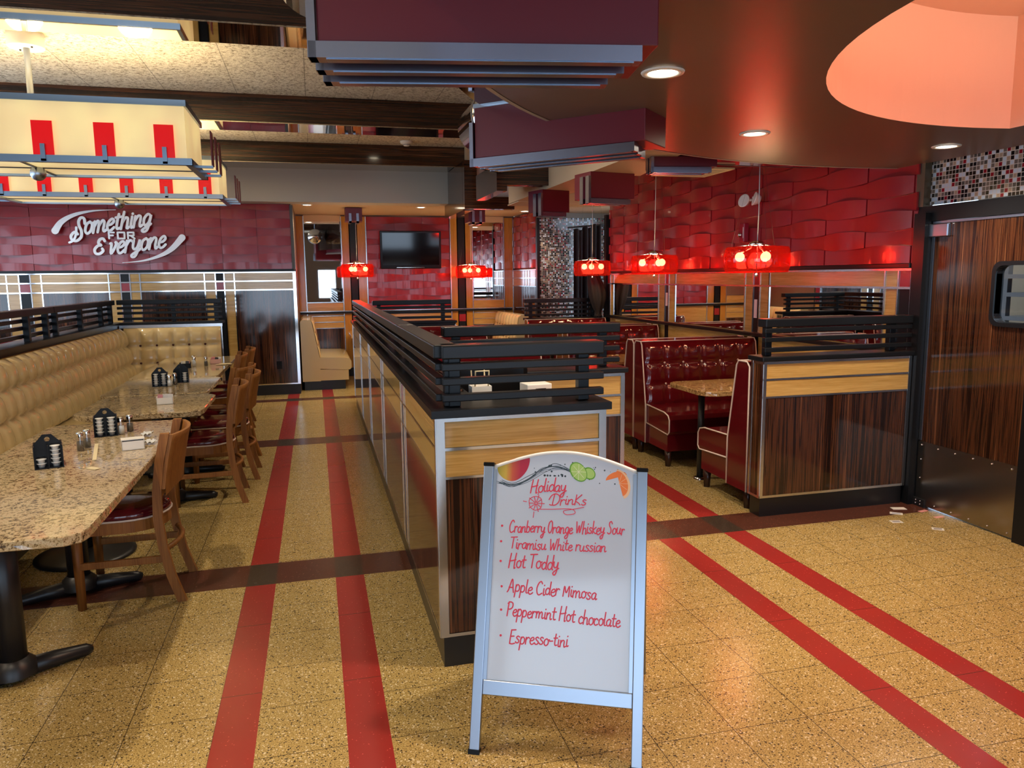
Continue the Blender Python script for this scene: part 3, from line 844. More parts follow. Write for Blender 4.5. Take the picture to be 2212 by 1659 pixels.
# ================================================================== BANQUETTE ON THE LEFT
def banquette():
    t = thing('banquette', 'long cream tufted banquette wrapping the left side behind the granite tables', 'banquette', (0, 0, 0))
    xw, ye, ys = -2.20, 9.60, 1.5
    L = ye-ys; hh = .60; n = round(L/.19)
    q = MB(); tuft(q, lambda u, v, o: (xw+.13-.10*v/hh+o, ys+u, .46+v), L-.10, hh, n, 3, .075, None, 6)
    for j in range(1, 3): pass
    long_ = q.build('tufted_back', m_cream, t)
    q = MB(); w2 = 1.05; n2 = 6
    tuft(q, lambda u, v, o: (xw+.05+u, ye-.13+.10*v/hh-o, .46+v), w2, hh, n2, 3, .055, None, 7)
    end = q.build('tufted_back', m_cream, t)
    for j in (1, 2):
        v = hh*j/3
        for i in range(1, n2): MB().ball((xw+.05+w2*i/n2, ye-.13+.10*v/hh-.02, .46+v), .013, None, 10, (1, .6, 1)).build('button', m_button_d, end)
    s = MB(); s.box((xw+.02, ys, .30), (-1.62, ye-.02, .455), None, .03); s.build('seat_cushion', m_cream, t)
    s = MB(); s.box((-1.615, ye-.60, .30), (-1.13, ye-.02, .455), None, .03); s.build('seat_cushion', m_cream, t)
    bx('base', (xw+.03, ys+.02, .11), (-1.68, ye-.03, .31), m_cream, t); bx('base', (-1.68, ye-.54, .11), (-1.15, ye-.03, .31), m_cream, t)
    bx('plinth', (xw+.03, ys+.02, 0), (-1.74, ye-.03, .11), m_plinth, t); bx('plinth', (-1.74, ye-.48, 0), (-1.17, ye-.03, .11), m_plinth, t)
banquette()
t = thing('booth_divider', 'black slatted rail and panelled wall behind the cream banquette', 'divider', (0, 0, 0))
def leftdiv(t):
    ye = 9.60
    bx('core', (-2.36, 1.5, 0), (-2.205, ye+.14, 1.06), m_black, t); bx('core', (-2.205, ye, 0), (-1.10, ye+.14, 1.06), m_black, t)
    bx('oak_band', (-2.204, 1.5, 1.0), (-2.196, ye, 1.06), m_oak_y, t)
    m = MB(); m.box((-2.2, ye-.012, 1.06), (-1.08, ye-.0, 1.095)); m.box((-1.125, ye-.014, .05), (-1.085, ye+.0, 1.095)); m.build('metal_trim', m_steel, t)
    c = MB(); c.prism([(-2.40, 1.5), (-2.18, 1.5), (-2.18, ye-.02), (-1.07, ye-.02), (-1.07, ye+.17), (-2.40, ye+.17)], 1.096, 1.125); c.build('cap', m_black, t)
    bx('core', (-2.36, 1.5, 1.06), (-2.21, ye+.14, 1.096), m_black, t)
    railing(t, 'y', 1.5, 9.62, -2.33, -2.23, [5.9, 6.15, 6.9, 7.35, 7.6, 8.35, 9.1, 9.5], top=1.385, joints=(3.6, 5.3, 7.5), low=1.126)
    railing(t, 'x', -2.22, -1.08, 9.62, 9.72, [-1.62, -1.15], top=1.385, low=1.126)
leftdiv(t)
# red benches on the far side of that rail
for k, (y, rz) in enumerate(((4.6, 0), (5.03, PI), (6.6, 0), (7.03, PI), (8.6, 0), (9.03, PI))):
    dup(b0, (-3.35, y, 0), rz, ['nearest', 'second nearest', 'third nearest', 'fourth nearest', 'fifth nearest', 'farthest'][k] + ' red bench beyond the left slatted rail')

# ================================================================== TABLES
def slab(mb, pts, z0, z1, m=None):
    """stone top with roughly chipped edge"""
    cx = sum(p[0] for p in pts)/len(pts); cy_ = sum(p[1] for p in pts)/len(pts)
    dense = []
    for a, b in zip(pts, pts[1:]+pts[:1]):
        d = math.dist(a, b); n = max(1, int(d/.03))
        dense += [(a[0]+(b[0]-a[0])*k/n, a[1]+(b[1]-a[1])*k/n) for k in range(n)]
    lv = [(z1, -.004), (z1-.004, 0), ((z0+z1)/2, -.001), (z0+.004, -.002), (z0, -.008)]
    rings = []
    rnd = random.Random(len(pts)+int(cx*100))
    for k, (z, o) in enumerate(lv):
        r = []
        for x, y in dense:
            dx, dy = x-cx, y-cy_; l = math.hypot(dx, dy)
            j = rnd.uniform(-.0035, .0025) if k in (2, 3) else 0
            r.append(mb.bm.verts.new((x+dx/l*(o+j), y+dy/l*(o+j), z)))
        rings.append(r)
    n = len(dense)
    for A, B in zip(rings, rings[1:]):
        for k in range(n): mb.bm.faces.new((A[k], A[(k+1) % n], B[(k+1) % n], B[k]))
    mb.bm.faces.new(rings[0]); mb.bm.faces.new(rings[-1][::-1])
    return mb
def t_base(t, x, y, rz):
    M = rot(rz, (x, y, 0))
    c = MB(); c.tube([(0, 0, .06), (0, 0, .70)], .052, 20); c.lathe([(.085, .03), (.08, .075), (.055, .10)], 20); c.xf(M); c.build('column', m_blackiron, t)
    f = MB()
    for s in (-1, 1):
        f.tube([(0, 0, .045), (s*.15, 0, .038), (s*.27, 0, .026), (s*.295, 0, .020)], [.045, .038, .030, .018], 8)
    for v in f.bm.verts: v.co.z = max(v.co.z*.9, .0)
    f.xf(M); f.build('foot', m_blackiron, t)
    p = MB(); p.box((-.2, -.06, .70), (.2, .06, .712)); p.xf(M); p.build('top_plate', m_blackiron, t)
def d_base(t, x, y, r=.27):
    c = MB(); c.tube([(0, 0, .03), (0, 0, .70)], .042, 20); c.xf(rot(0, (x, y, 0))); c.build('column', m_blackiron, t)
    MB().lathe([(0, 0), (r, 0), (r, .012), (r*.9, .022), (.06, .05), (0, .05)], 32, None, (x, y, 0)).build('disc_base', m_blackiron, t)
def chamfer(x0, y0, x1, y1, c=.06):
    return [(x0+c, y0), (x1-c, y0), (x1-.012, y0+.03), (x1, y0+c*1.3), (x1, y1-c), (x1-c*.7, y1), (x0+c*.7, y1), (x0, y1-c), (x0, y0+c)]
t = thing('dining_table', 'nearest long granite table on black columns at the left edge', 'table', (0, 0, 0))
slab(MB(), chamfer(-1.56, 2.76, -.80, 4.99), .712, .75).build('tabletop', m_gran, t)
t_base(t, -1.25, 3.30, .62); t_base(t, -1.25, 4.20, .38); d_base(t, -1.38, 4.80)
t = thing('dining_table', 'second granite table from the front, white packet holder standing on it', 'table', (0, 0, 0))
slab(MB(), chamfer(-1.55, 5.27, -.755, 6.10, .10), .712, .75).build('tabletop', m_gran, t)
t_base(t, -1.06, 5.80, .22); d_base(t, -1.36, 5.75, .25)
t = thing('dining_table', 'third granite table from the front with two black caddies on it', 'table', (0, 0, 0))
slab(MB(), chamfer(-1.60, 6.15, -.84, 7.16, .07), .712, .75).build('tabletop', m_gran, t)
t_base(t, -1.10, 6.65, .2); d_base(t, -1.36, 6.95, .25)
t = thing('dining_table', 'farthest granite table along the banquette, reaching its tufted end', 'table', (0, 0, 0))
slab(MB(), chamfer(-1.62, 7.19, -.88, 9.08, .07), .712, .75).build('tabletop', m_gran, t)
t_base(t, -1.2, 7.7, .2); t_base(t, -1.2, 8.6, .2)

def booth_table(lab, x0, x1, y0, y1, m):
    t = thing('booth_table', lab, 'table', (0, 0, 0))
    c = .10
    slab(MB(), [(x0+c, y0), (x1, y0), (x1, y1), (x0+c*.5, y1), (x0, y1-c*.5), (x0, y0+c*1.2), (x0+.03, y0+.04)], .712, .75).build('tabletop', m, t)
    MB().tube([(x0+.17, (y0+y1)/2+.05, 0), (x0+.17, (y0+y1)/2+.05, .712)], .026, 14).build('leg', m_blackiron, t)
    MB().lathe([(.05, 0), (.05, .012), (.03, .018)], 16, None, (x0+.17, (y0+y1)/2+.05, 0)).build('foot_flange', m_steel, t)
    bx('wall_bracket', (x1-.05, y0+.2, .66), (x1, y1-.2, .711), m_blackiron, t)
booth_table('brown granite booth table between the two nearest red benches by the mirrors', 2.72, 3.925, 4.94, 5.55, m_gran_w)
booth_table('granite booth table under the middle right-hand red pendant by the mirrors', 2.72, 3.925, 7.06, 7.70, m_gran_w)
booth_table('granite booth table before the farthest right red bench', 2.72, 3.925, 8.95, 9.32, m_gran_w)
def ctable(lab, y0, y1): 
    t = thing('booth_table', lab, 'table', (0, 0, 0))
    slab(MB(), [(.64, y0), (1.62, y0), (1.70, y0+.08), (1.70, y1-.08), (1.62, y1), (.64, y1)], .712, .75).build('tabletop', m_gran_w, t)
    MB().tube([(1.45, (y0+y1)/2, 0), (1.45, (y0+y1)/2, .712)], .026, 14).build('leg', m_blackiron, t)
ctable('granite table in the nearest central booth behind the cross divider', 4.75, 5.15)
ctable('granite table in the middle central booth', 6.42, 6.9)
def atable(lab, x):
    t = thing('booth_table', lab, 'table', (0, 0, 0))
    slab(MB(), chamfer(x-.32, 11.55, x+.32, 12.72, .05), .712, .75).build('tabletop', m_gran_w, t)
    MB().tube([(x, 11.9, 0), (x, 11.9, .712)], .03, 14).build('leg', m_blackiron, t)
    MB().lathe([(0, 0), (.24, 0), (.24, .012), (.05, .04), (0, .04)], 24, None, (x, 11.9, 0)).build('disc_base', m_blackiron, t)
atable('granite alcove table beside the left cream bench under a red pendant', .82)
atable('granite alcove table beside the right cream bench', 2.10)

# ================================================================== CHAIRS
def make_chair():
    """wooden restaurant chair facing -x, origin on the floor under the seat centre"""
    t = thing('dining_chair', 'nearest wooden chair with dark red seat, pulled up to the front granite table', 'chair', (0, 0, 0), 0)
    # seat pad, rounded at the back
    pts = [(-.21, -.20)]+[(.02+.19*math.cos(a), .20*math.sin(a)) for a in [(-PI/2+PI*k/12) for k in range(13)]]+[(-.21, .20)]
    s = MB()
    N = len(pts)
    lv = [(.435, .985), (.455, 1.0), (.475, .96), (.487, .80), (.490, .4)]
    rg = [[s.bm.verts.new((p[0]*k, p[1]*k, z)) for p in pts] for z, k in lv]
    for A, B in zip(rg, rg[1:]):
        for i in range(N):
            f = s.bm.faces.new((A[i], A[(i+1) % N], B[(i+1) % N], B[i])); f.smooth = True
    s.bm.faces.new(rg[-1]); s.bm.faces.new(rg[0][::-1]); seat = s.build('seat', plain('red_seat_vinyl', (.10, .006, .011), .12, 0, .4), t)
    MB().tube([(p[0]*1.004, p[1]*1.004, .436) for p in pts+pts[:1]], .0055, 6).build('piping', m_piping, seat)
    a = MB()
    def ring(k0, k1, z0, z1):
        o = [(p[0]*k1, p[1]*k1) for p in pts]; i_ = [(p[0]*k0, p[1]*k0) for p in pts]
        for q in range(N):
            r = (q+1) % N
            a.quad([(*o[q], z0), (*o[r], z0), (*o[r], z1), (*o[q], z1)]); a.quad([(*i_[r], z0), (*i_[q], z0), (*i_[q], z1), (*i_[r], z1)])
            a.quad([(*i_[q], z0), (*i_[r], z0), (*o[r], z0), (*o[q], z0)]); a.quad([(*o[q], z1), (*o[r], z1), (*i_[r], z1), (*i_[q], z1)])
    ring(.86, .985, .372, .430); a.build('seat_frame', m_chair, t)
    # front legs
    for y in (-.185, .185):
        l = MB(); l.tube([(-.195, y, 0), (-.195, y, .43)], [.020, .026], 4); l.build('leg', m_chair, t)
    # rear legs run up as back posts: splayed foot, upright middle, raked top
    for y in (-.205, .205):
        l = MB()
        path = [(.265, 0), (.222, .14), (.192, .30), (.180, .44), (.186, .58), (.206, .72), (.240, .862)]
        for (xa, za), (xb, zb) in zip(path, path[1:]):
            w0, w1 = .021, .021
            l.bm.verts.ensure_lookup_table()
            q0 = [(xa-w0, y-.016, za), (xa+w0, y-.016, za), (xa+w0, y+.016, za), (xa-w0, y+.016, za)]
            q1 = [(xb-w1, y-.016, zb), (xb+w1, y-.016, zb), (xb+w1, y+.016, zb), (xb-w1, y+.016, zb)]
            for i in range(4):
                j = (i+1) % 4; l.quad([q0[i], q0[j], q1[j], q1[i]])
        l.quad([(.244, y-.016, 0), (.286, y-.016, 0), (.286, y+.016, 0), (.244, y+.016, 0)])
        l.quad([(.219, y-.016, .862), (.261, y-.016, .862), (.261, y+.016, .862), (.219, y+.016, .862)])
        bmesh.ops.remove_doubles(l.bm, verts=l.bm.verts, dist=1e-5)
        l.build('leg', m_chair, t)
    # bowed plywood back
    b = MB(); zs = [.56, .60, .70, .80, .852]
    def bp(u, z, o):
        y = (u-.5)*.43; bow = .030+.052*(1-(2*u-1)**2)
        x = .186+.054*((z-.58)/.282)**1.3 if z > .58 else .186
        return (x+bow+o, y, z)
    nu, nv = 12, 8
    for o, fl in ((-.008, 0), (.008, 1)): b.grid(lambda u, v: bp(u, .585+.27*v-.035*(abs(2*u-1)**3)*(v < .01), o), nu, nv)
    for v in (0, 1):
        for k in range(nu):
            u0, u1 = k/nu, (k+1)/nu; z = .585+.27*v
            b.quad([bp(u0, z, -.008), bp(u1, z, -.008), bp(u1, z, .008), bp(u0, z, .008)], None, False)
    for u in (0, 1):
        for k in range(nv):
            z0, z1 = .585+.27*k/nv, .585+.27*(k+1)/nv
            b.quad([bp(u, z0, -.008), bp(u, z1, -.008), bp(u, z1, .008), bp(u, z0, .008)])
    bmesh.ops.remove_doubles(b.bm, verts=b.bm.verts, dist=1e-5)
    b.build('backrest', m_chair, t)
    for y in (-.19, .19):
        bx('stretcher', (-.195, y-.010, .205), (.205, y+.010, .240), m_chair, t, .004)
    c = MB(); c.tube([(.20+.05*(1-(2*u-1)**2), (u-.5)*.40, .275) for u in [k/8 for k in range(9)]], .014, 6); c.build('stretcher', m_chair, t)
    return t
ch = make_chair(); ch.location = (-.985, 4.145, 0); ch.rotation_euler = (0, 0, .02)
for x, y, rz, lab in ((-.83, 5.84, .06, 'second wooden chair from the front, drawn up to the second granite table'),
                      (-.785, 6.50, .03, 'third wooden chair from the front, at the two-caddy granite table'),
                      (-.87, 7.05, -.28, 'fourth wooden chair from the front, turned slightly off its table'),
                      (-1.02, 8.16, .05, 'second farthest wooden chair in the left row'),
                      (-.985, 8.78, .05, 'farthest wooden chair in the left row, against the dark striped panel')):
    dup(ch, (x, y, 0), rz, lab)

# ================================================================== CEILING BOXES, PENDANTS, CHANDELIERS
def ceiling_box(label, p0, p1, depth, z0, z1, bars=3, side=1, top_rim=False):
    """maroon box; front bottom edge runs p0 -> p1 in plan, depth goes to the far side; bright channels wrap from the underside up its end at p0"""
    d = Vector((p1[0]-p0[0], p1[1]-p0[1])); L = d.length; a = math.atan2(d.y, d.x)
    t = thing('ceiling_box', label, 'ceiling box', (p0[0], p0[1], 0), a, 'maroon ceiling boxes')
    bx('box_body', (0, 0, z0), (L, depth, z1), m_maroon, t, .003)
    n = bars
    for i in range(n):
        y = -.012+depth*.36*i; e = L-.045-.02*i if side > 0 else L
        m = MB()
        m.box((-.022, y, z0-.042), (e, y+.05, z0-.003)); m.box((-.024, y, z0-.042), (-.003, y+.05, z1 if z1-z0 < .2 else z0+.17))
        m.build('metal_channel', m_channel, t)
        b = MB(); b.box((.02, y+.008, z0-.044), (e-.02, y+.042, z0-.0425)); b.build('channel_recess', m_rim, t)
    if top_rim: bx('top_edging', (-.004, -.004, z1-.018), (L*.98, .02, z1+.002), m_alu, t)
    return t
ceiling_box('largest maroon ceiling box with three bright channels, at the top middle of the photo', (.035, 2.035), (.885, 1.89), .33, 2.185, 2.85)
ceiling_box('second maroon ceiling box with pale channels, jutting past the curved brown ceiling edge', (.80, 3.80), (1.425, 3.165), .26, 2.185, 2.44, 3, 1, True)
ceiling_box('slim maroon ceiling box with bright channel under the smoked mirror strip above the pendants', (2.33, 5.02), (2.78, 4.95), .22, 2.352, 2.424, 2)
ceiling_box('maroon ceiling box hanging from the cream soffit before the red tiled wall', (2.15, 5.80), (2.56, 5.88), .25, 2.215, 2.42, 2)
ceiling_box('smaller maroon ceiling box at the stepped cream soffit, left of the pendant cord', (2.13, 7.05), (2.43, 7.14), .25, 2.215, 2.42, 2)
def end_box(label, x, y, z0, z1, w, dp):
    t = thing('ceiling_box', label, 'ceiling box', (x, y, 0), 0, 'maroon ceiling boxes')
    bx('box_body', (-w/2, 0, z0), (w/2, dp, z1), m_maroon, t, .003)
    for k in (-.22, .22):
        m = MB(); m.box((w*k-.018, -.014, z0-.03), (w*k+.018, -.001, z1-.08)); m.box((w*k-.018, -.014, z0-.03), (w*k+.018, dp*.9, z0-.001)); m.build('metal_channel', m_channel, t)
end_box('small maroon box end with two pale bars at the alcove ceiling, right of the television', 2.27, 10.72, 2.375, 2.61, .24, .3)
end_box('small maroon box end with two pale bars at the alcove ceiling, left of the television', .60, 11.45, 2.43, 2.62, .24, .3)
# spun chrome drums beside the boxes
for x, y, z, r, lab in ((1.045, 4.28, 2.51, .15, 'round chrome duct end peeping out left of the second maroon box'), (.08, 2.75, 2.80, .20, 'round chrome duct end at the top left of the largest maroon box')):
    t = thing('duct', lab, 'duct', (x, y, z)); 
    MB().lathe([(0, 0), (r*.9, 0), (r, .02), (r, .06), (r*.96, .07), (r*.96, .5), (0, .5)], 40, None, (0, 0, 0), 'y').build('drum', m_chrome, t)
    MB().lathe([(r*1.02, .03), (r*1.03, .045), (r*1.02, .06)], 40, None, (0, 0, 0), 'y').build('rim', m_alu, t)
    MB().tube([(0, .3, r*.9), (0, .3, 3.3-z)], .012, 8).build('hanger', m_alu, t)

def pendant(label, x, y, ztop, zc=1.71, R=.245, turn=0.0, power=3, group='red drum pendants'):
    """red glass drum with three bulbs on a cord"""
    t = thing('pendant_lamp', label, 'pendant lamp', (x, y, zc), turn, group)
    h = .098; g = MB()
    pr = [(R*.80, h), (R*.93, h*.96), (R*.985, h*.62), (R, 0), (R*.985, -h*.62), (R*.93, -h*.97), (R*.80, -h)]
    g.lathe(pr, 48); g.build('glass_drum', m_redglass, t)
    MB().lathe([(0, h+.045), (.03, h+.045), (.06, h+.03), (.065, h+.012), (.02, h+.005), (0, h+.005)], 20).build('chrome_hub', m_chrome, t)
    s = MB()
    for k in range(3):
        a = 2*PI*k/3; s.tube([(.03*math.cos(a), .03*math.sin(a), h+.02), (R*.80*math.cos(a), R*.80*math.sin(a), h)], .005, 6)
    s.tube([(0, 0, h), (0, 0, -h-.012)], .004, 6); s.build('support_arm', m_chrome, t)
    MB().ball((0, 0, -h-.018), .014, None, 10).build('finial', m_chrome, t)
    for k in range(3):
        a = 2*PI*k/3+.5; b = MB(); c = (.125*math.cos(a), .125*math.sin(a), .022)
        b.ball(c, .036, None, 14); bo = b.build('bulb', m_bulb, t)
        MB().tube([(.04*math.cos(a), .04*math.sin(a), h), (c[0], c[1], c[2]+.03)], .010, 8).build('bulb_holder', m_chrome, t)
    MB().tube([(0, 0, h+.04), (.004, 0, (ztop-zc)*.5), (0, 0, ztop-zc)], .0035, 6).build('cord', m_white, t)
    w = MB()
    for k in range(3):
        a = 2*PI*k/3+.3; w.tube([(R*.8*math.cos(a), R*.8*math.sin(a), h), (.05*math.cos(a), .05*math.sin(a), ztop-zc)], .0006, 4)
    w.build('hanging_wire', m_blackiron, t)
    lamp('glow', 'POINT', (0, 0, .02), power, (1.0, .72, .42), .07, t)
pendant('nearest and largest red glass drum pendant, by the right red tiled wall', 3.275, 5.2, 2.42)
pendant('middle of the three right-hand red glass drum pendants by the tiled wall', 3.445, 7.38, 3.30, 1.71, .245, .25)
pendant('red glass drum pendant hanging in front of the mosaic wall and curtain', 3.52, 9.42, 3.30, 1.70, .245, .8)
pendant('red glass drum pendant over the left alcove table beside the mirror', 0.635, 11.75, 2.62, 1.72, .245, 1.3, 5)
pendant('red glass drum pendant over the right alcove table, right of the television', 2.42, 11.95, 2.62, 1.69, .245, 1.0, 5)

def chandelier(label, x, y, zb, turn=0):
    """big cream box lantern hung on a pole"""
    t = thing('box_chandelier', label, 'chandelier', (x, y, zb), turn, 'cream box chandeliers')
    hx, hy, H = 1.04, .38, .385
    s = MB()
    for a, b in (((-hx, -hy), (hx, -hy)), ((hx, -hy), (hx, hy)), ((hx, hy), (-hx, hy)), ((-hx, hy), (-hx, -hy))):
        s.quad([(*a, 0.02), (*b, .02), (*b, H), (*a, H)])
    s.build('cream_shade', m_shade, t)
    r = MB(); e = .028
    for a, b in (((-hx-.015, -hy-.015), (hx+.015, -hy+.012)), ((-hx-.015, hy-.012), (hx+.015, hy+.015)), ((-hx-.015, -hy), (-hx+.012, hy)), ((hx-.012, -hy), (hx+.015, hy))):
        r.box((*a, H-.012), (*b, H+e))
    r.build('top_rim', m_rim, t)
    r = MB()
    for a, b in (((-hx-.02, -hy-.035), (hx+.035, -hy+.01)), ((-hx-.02, hy-.01), (hx+.035, hy+.035)), ((-hx-.035, -hy), (-hx+.01, hy)), ((hx-.01, -hy-.03), (hx+.035, hy+.03))):
        r.box((*a, -.02), (*b, .025))
    r.build('bottom_rim', m_rim, t)
    p = MB()
    p.box((-hx+.02, -hy+.015, -.004), (-.006, hy-.015, .006)); p.box((.006, -hy+.015, -.004), (hx-.02, hy-.015, .006)); p.build('diffuser_panel', m_shade, t)
    c = MB(); c.box((-.007, -hy, -.014), (.007, hy, -.004)); c.box((-hx, -.004, -.012), (hx, .004, -.004)); c.build('cross_bar', m_blackiron, t)
    MB().ball((0, 0, -.045), .052, None, 20).build('finial_ball', m_alu, t)
    for k in range(-3, 3):
        u = .165+.37*k
        for sgn in (-1, 1):
            yy = sgn*(hy+.018)
            bx('red_panel', (u-.062, yy-.004*1, .012), (u+.062, yy+.004, .245), m_redpanel, t)
            m = MB(); m.box((u-.014, sgn*(hy+.024), -.015), (u+.014, sgn*(hy+.045), .095)); m.box((u-.014, sgn*(hy-.0), -.015), (u+.014, sgn*(hy+.045), -.001)); m.build('bracket', m_rim, t)
    for sgn in (-1, 1):
        for v in (-.24, 0, .24):
            bx('red_panel', (sgn*(hx+.150)-.004, v-.05, .0), (sgn*(hx+.150)+.004, v+.05, .235), m_maroon, t)
            bx('bracket', (sgn*(hx+.02), v-.012, -.015), (sgn*(hx+.150), v+.012, .002), m_rim, t)
    MB().tube([(0, 0, .006), (0, 0, 3.30-zb-.1)], .021, 14).build('pole', m_alu, t)
    cn = MB(); cn.lathe([(0, 3.20-zb), (.112, 3.20-zb), (.115, 3.205-zb), (.115, 3.298-zb), (0, 3.298-zb)], 32); cb = cn.build('canopy', m_white, t)
    q = MB(); q.ball((.05, -.05, 3.197-zb), .008, None, 8); q.ball((-.05, .04, 3.197-zb), .008, None, 8); q.build('screw', m_blackiron, cb)
    for u in (-.7, .0001, .7): lamp('tube_glow', 'POINT', (u, 0, .26), 9.5, (1.0, .87, .64), .12, t)
chandelier('nearer cream box chandelier with red tabs, hung from a pole at the upper left', -1.85, 6.16, 2.405)
chandelier('farther cream box chandelier, the lower one just above the wall lettering', -1.95, 8.95, 2.455)

# ================================================================== STROKE LETTERING
def arc(cx, cy_, rx, ry, a0, a1, n=14): return [(cx+rx*math.cos(math.radians(a0+(a1-a0)*k/n)), cy_+ry*math.sin(math.radians(a0+(a1-a0)*k/n))) for k in range(n+1)]
def smooth(p, n=6):
    if len(p) < 3: return p
    q = [p[0]]+list(p)+[p[-1]]; out = []
    for i in range(1, len(q)-2):
        a, b, c, d = q[i-1:i+3]
        for k in range(n):
            t = k/n
            out.append(tuple(.5*((2*b[j])+(-a[j]+c[j])*t+(2*a[j]-5*b[j]+4*c[j]-d[j])*t*t+(-a[j]+3*b[j]-3*c[j]+d[j])*t**3) for j in (0, 1)))
    return out+[p[-1]]
# x-height .5, capital 1, descender -.42 ; (advance, [strokes])
GL = {
 'a': (.46, [[(.40, .40), (.26, .5), (.08, .36), (.07, .12), (.20, 0), (.34, .14), (.40, .44), (.37, .12), (.42, 0), (.50, .06)]]),
 'b': (.44, [[(.06, .98), (.05, .5), (.05, .02)], [(.05, .34), (.20, .5), (.36, .36), (.34, .10), (.18, 0), (.05, .08)]]),
 'c': (.40, [[(.36, .40), (.24, .5), (.08, .36), (.07, .12), (.20, 0), (.38, .09)]]),
 'd': (.46, [[(.38, .38), (.24, .5), (.08, .36), (.07, .12), (.20, 0), (.36, .14), (.40, .5), (.42, .98)], [(.41, .6), (.40, .1), (.46, 0)]]),
 'e': (.40, [[(.06, .24), (.24, .27), (.35, .38), (.26, .5), (.10, .40), (.05, .18), (.16, 0), (.30, .02), (.42, .12)]]),
 'g': (.46, [[(.38, .42), (.24, .5), (.08, .36), (.08, .14), (.20, .02), (.36, .16), (.40, .46), (.38, 0), (.30, -.34), (.14, -.40), (.06, -.28), (.24, -.10), (.48, .06)]]),
 'h': (.46, [[(.08, 1.0), (.06, .5), (.05, 0)], [(.05, .26), (.18, .46), (.32, .44), (.35, .2), (.36, 0), (.46, .05)]]),
 'i': (.20, [[(.08, .48), (.08, .12), (.13, 0), (.22, .06)], [(.09, .70), (.10, .73)]]),
 'k': (.42, [[(.07, .98), (.05, 0)], [(.36, .50), (.10, .24), (.34, 0), (.44, .04)]]),
 'l': (.20, [[(.08, .98), (.06, .4), (.08, .06), (.20, .04)]]),
 'm': (.70, [[(.05, .48), (.05, 0)], [(.05, .26), (.18, .48), (.28, .40), (.29, 0)], [(.29, .26), (.44, .48), (.55, .40), (.56, .10), (.62, 0), (.72, .06)]]),
 'n': (.48, [[(.05, .48), (.05, 0)], [(.05, .26), (.20, .48), (.34, .42), (.35, .12), (.40, 0), (.50, .06)]]),
 'o': (.44, [[(.24, .5), (.08, .40), (.06, .14), (.20, 0), (.36, .12), (.37, .36), (.24, .5), (.34, .42), (.46, .44)]]),
 'p': (.44, [[(.07, .50), (.05, 0), (.03, -.40)], [(.05, .34), (.20, .52), (.36, .38), (.34, .12), (.18, .02), (.05, .10)]]),
 'r': (.36, [[(.06, .50), (.06, 0)], [(.06, .28), (.16, .46), (.26, .50), (.34, .44)]]),
 's': (.38, [[(.32, .44), (.20, .5), (.09, .40), (.18, .28), (.31, .18), (.28, .03), (.12, 0), (.04, .08)]]),
 't': (.34, [[(.16, .86), (.13, .30), (.18, .04), (.32, .06)], [(.02, .56), (.32, .58)]]),
 'u': (.48, [[(.06, .48), (.06, .14), (.16, 0), (.30, .10), (.37, .46), (.36, .10), (.42, 0), (.50, .06)]]),
 'v': (.42, [[(.04, .46), (.10, .44), (.16, .02), (.34, .36), (.30, .50), (.44, .40)]]),
 'y': (.46, [[(.06, .48), (.07, .20), (.18, .08), (.32, .18), (.38, .48), (.36, .0), (.27, -.36), (.13, -.40), (.08, -.26), (.24, -.10), (.48, .06)]]),
 'A': (.66, [[(.04, 0), (.14, .2), (.34, 1.0), (.50, .3), (.58, 0)], [(.14, .36), (.50, .36)]]),
 'C': (.58, [[(.48, .84), (.36, 1.0), (.18, .86), (.07, .5), (.14, .14), (.30, 0), (.54, .14)]]),
 'D': (.70, [[(.22, .94), (.19, .5), (.18, 0)], [(-.12, .50), (.02, .86), (.30, 1.0), (.58, .78), (.60, .32), (.40, .02), (.10, .0), (-.02, .06)]]),
 'E': (.54, [[(.12, .98), (.10, .5), (.10, .02)], [(.12, .97), (.46, 1.0)], [(.10, .52), (.38, .55)], [(.10, .02), (.30, .0), (.50, .06)]]),
 'H': (.62, [[(.12, .98), (.08, .5), (.06, 0)], [(.06, .46), (.30, .50), (.54, .56)], [(.52, 1.0), (.48, .5), (.48, 0), (.56, .02)]]),
 'K': (.50, [[(.08, .92), (.06, 0)], [(.44, .92), (.08, .42), (.30, .18), (.44, 0)]]),
 'M': (.60, [[(.04, 0), (.08, .72), (.26, .26), (.46, .74), (.50, 0)]]),
 'O': (.54, [[(.30, 1.0), (.12, .84), (.06, .4), (.18, .04), (.36, .04), (.48, .4), (.44, .84), (.30, 1.0), (.40, .92)]]),
 'P': (.52, [[(.10, 1.0), (.08, .5), (.07, 0)], [(.02, .88), (.20, 1.0), (.42, .92), (.44, .66), (.28, .50), (.08, .48)]]),
 'S': (.54, [[(.46, .82), (.34, 1.0), (.18, .90), (.20, .66), (.36, .44), (.40, .16), (.24, 0), (.06, .10)]]),
 'T': (.54, [[(.02, .94), (.30, .96), (.58, .98)], [(.28, .95), (.26, .5), (.25, 0)]]),
 'W': (.72, [[(.06, .92), (.14, .30), (.20, .02), (.36, .62), (.46, .02), (.64, .95)]]),
 '-': (.34, [[(.04, .28), (.28, .30)]]),
}
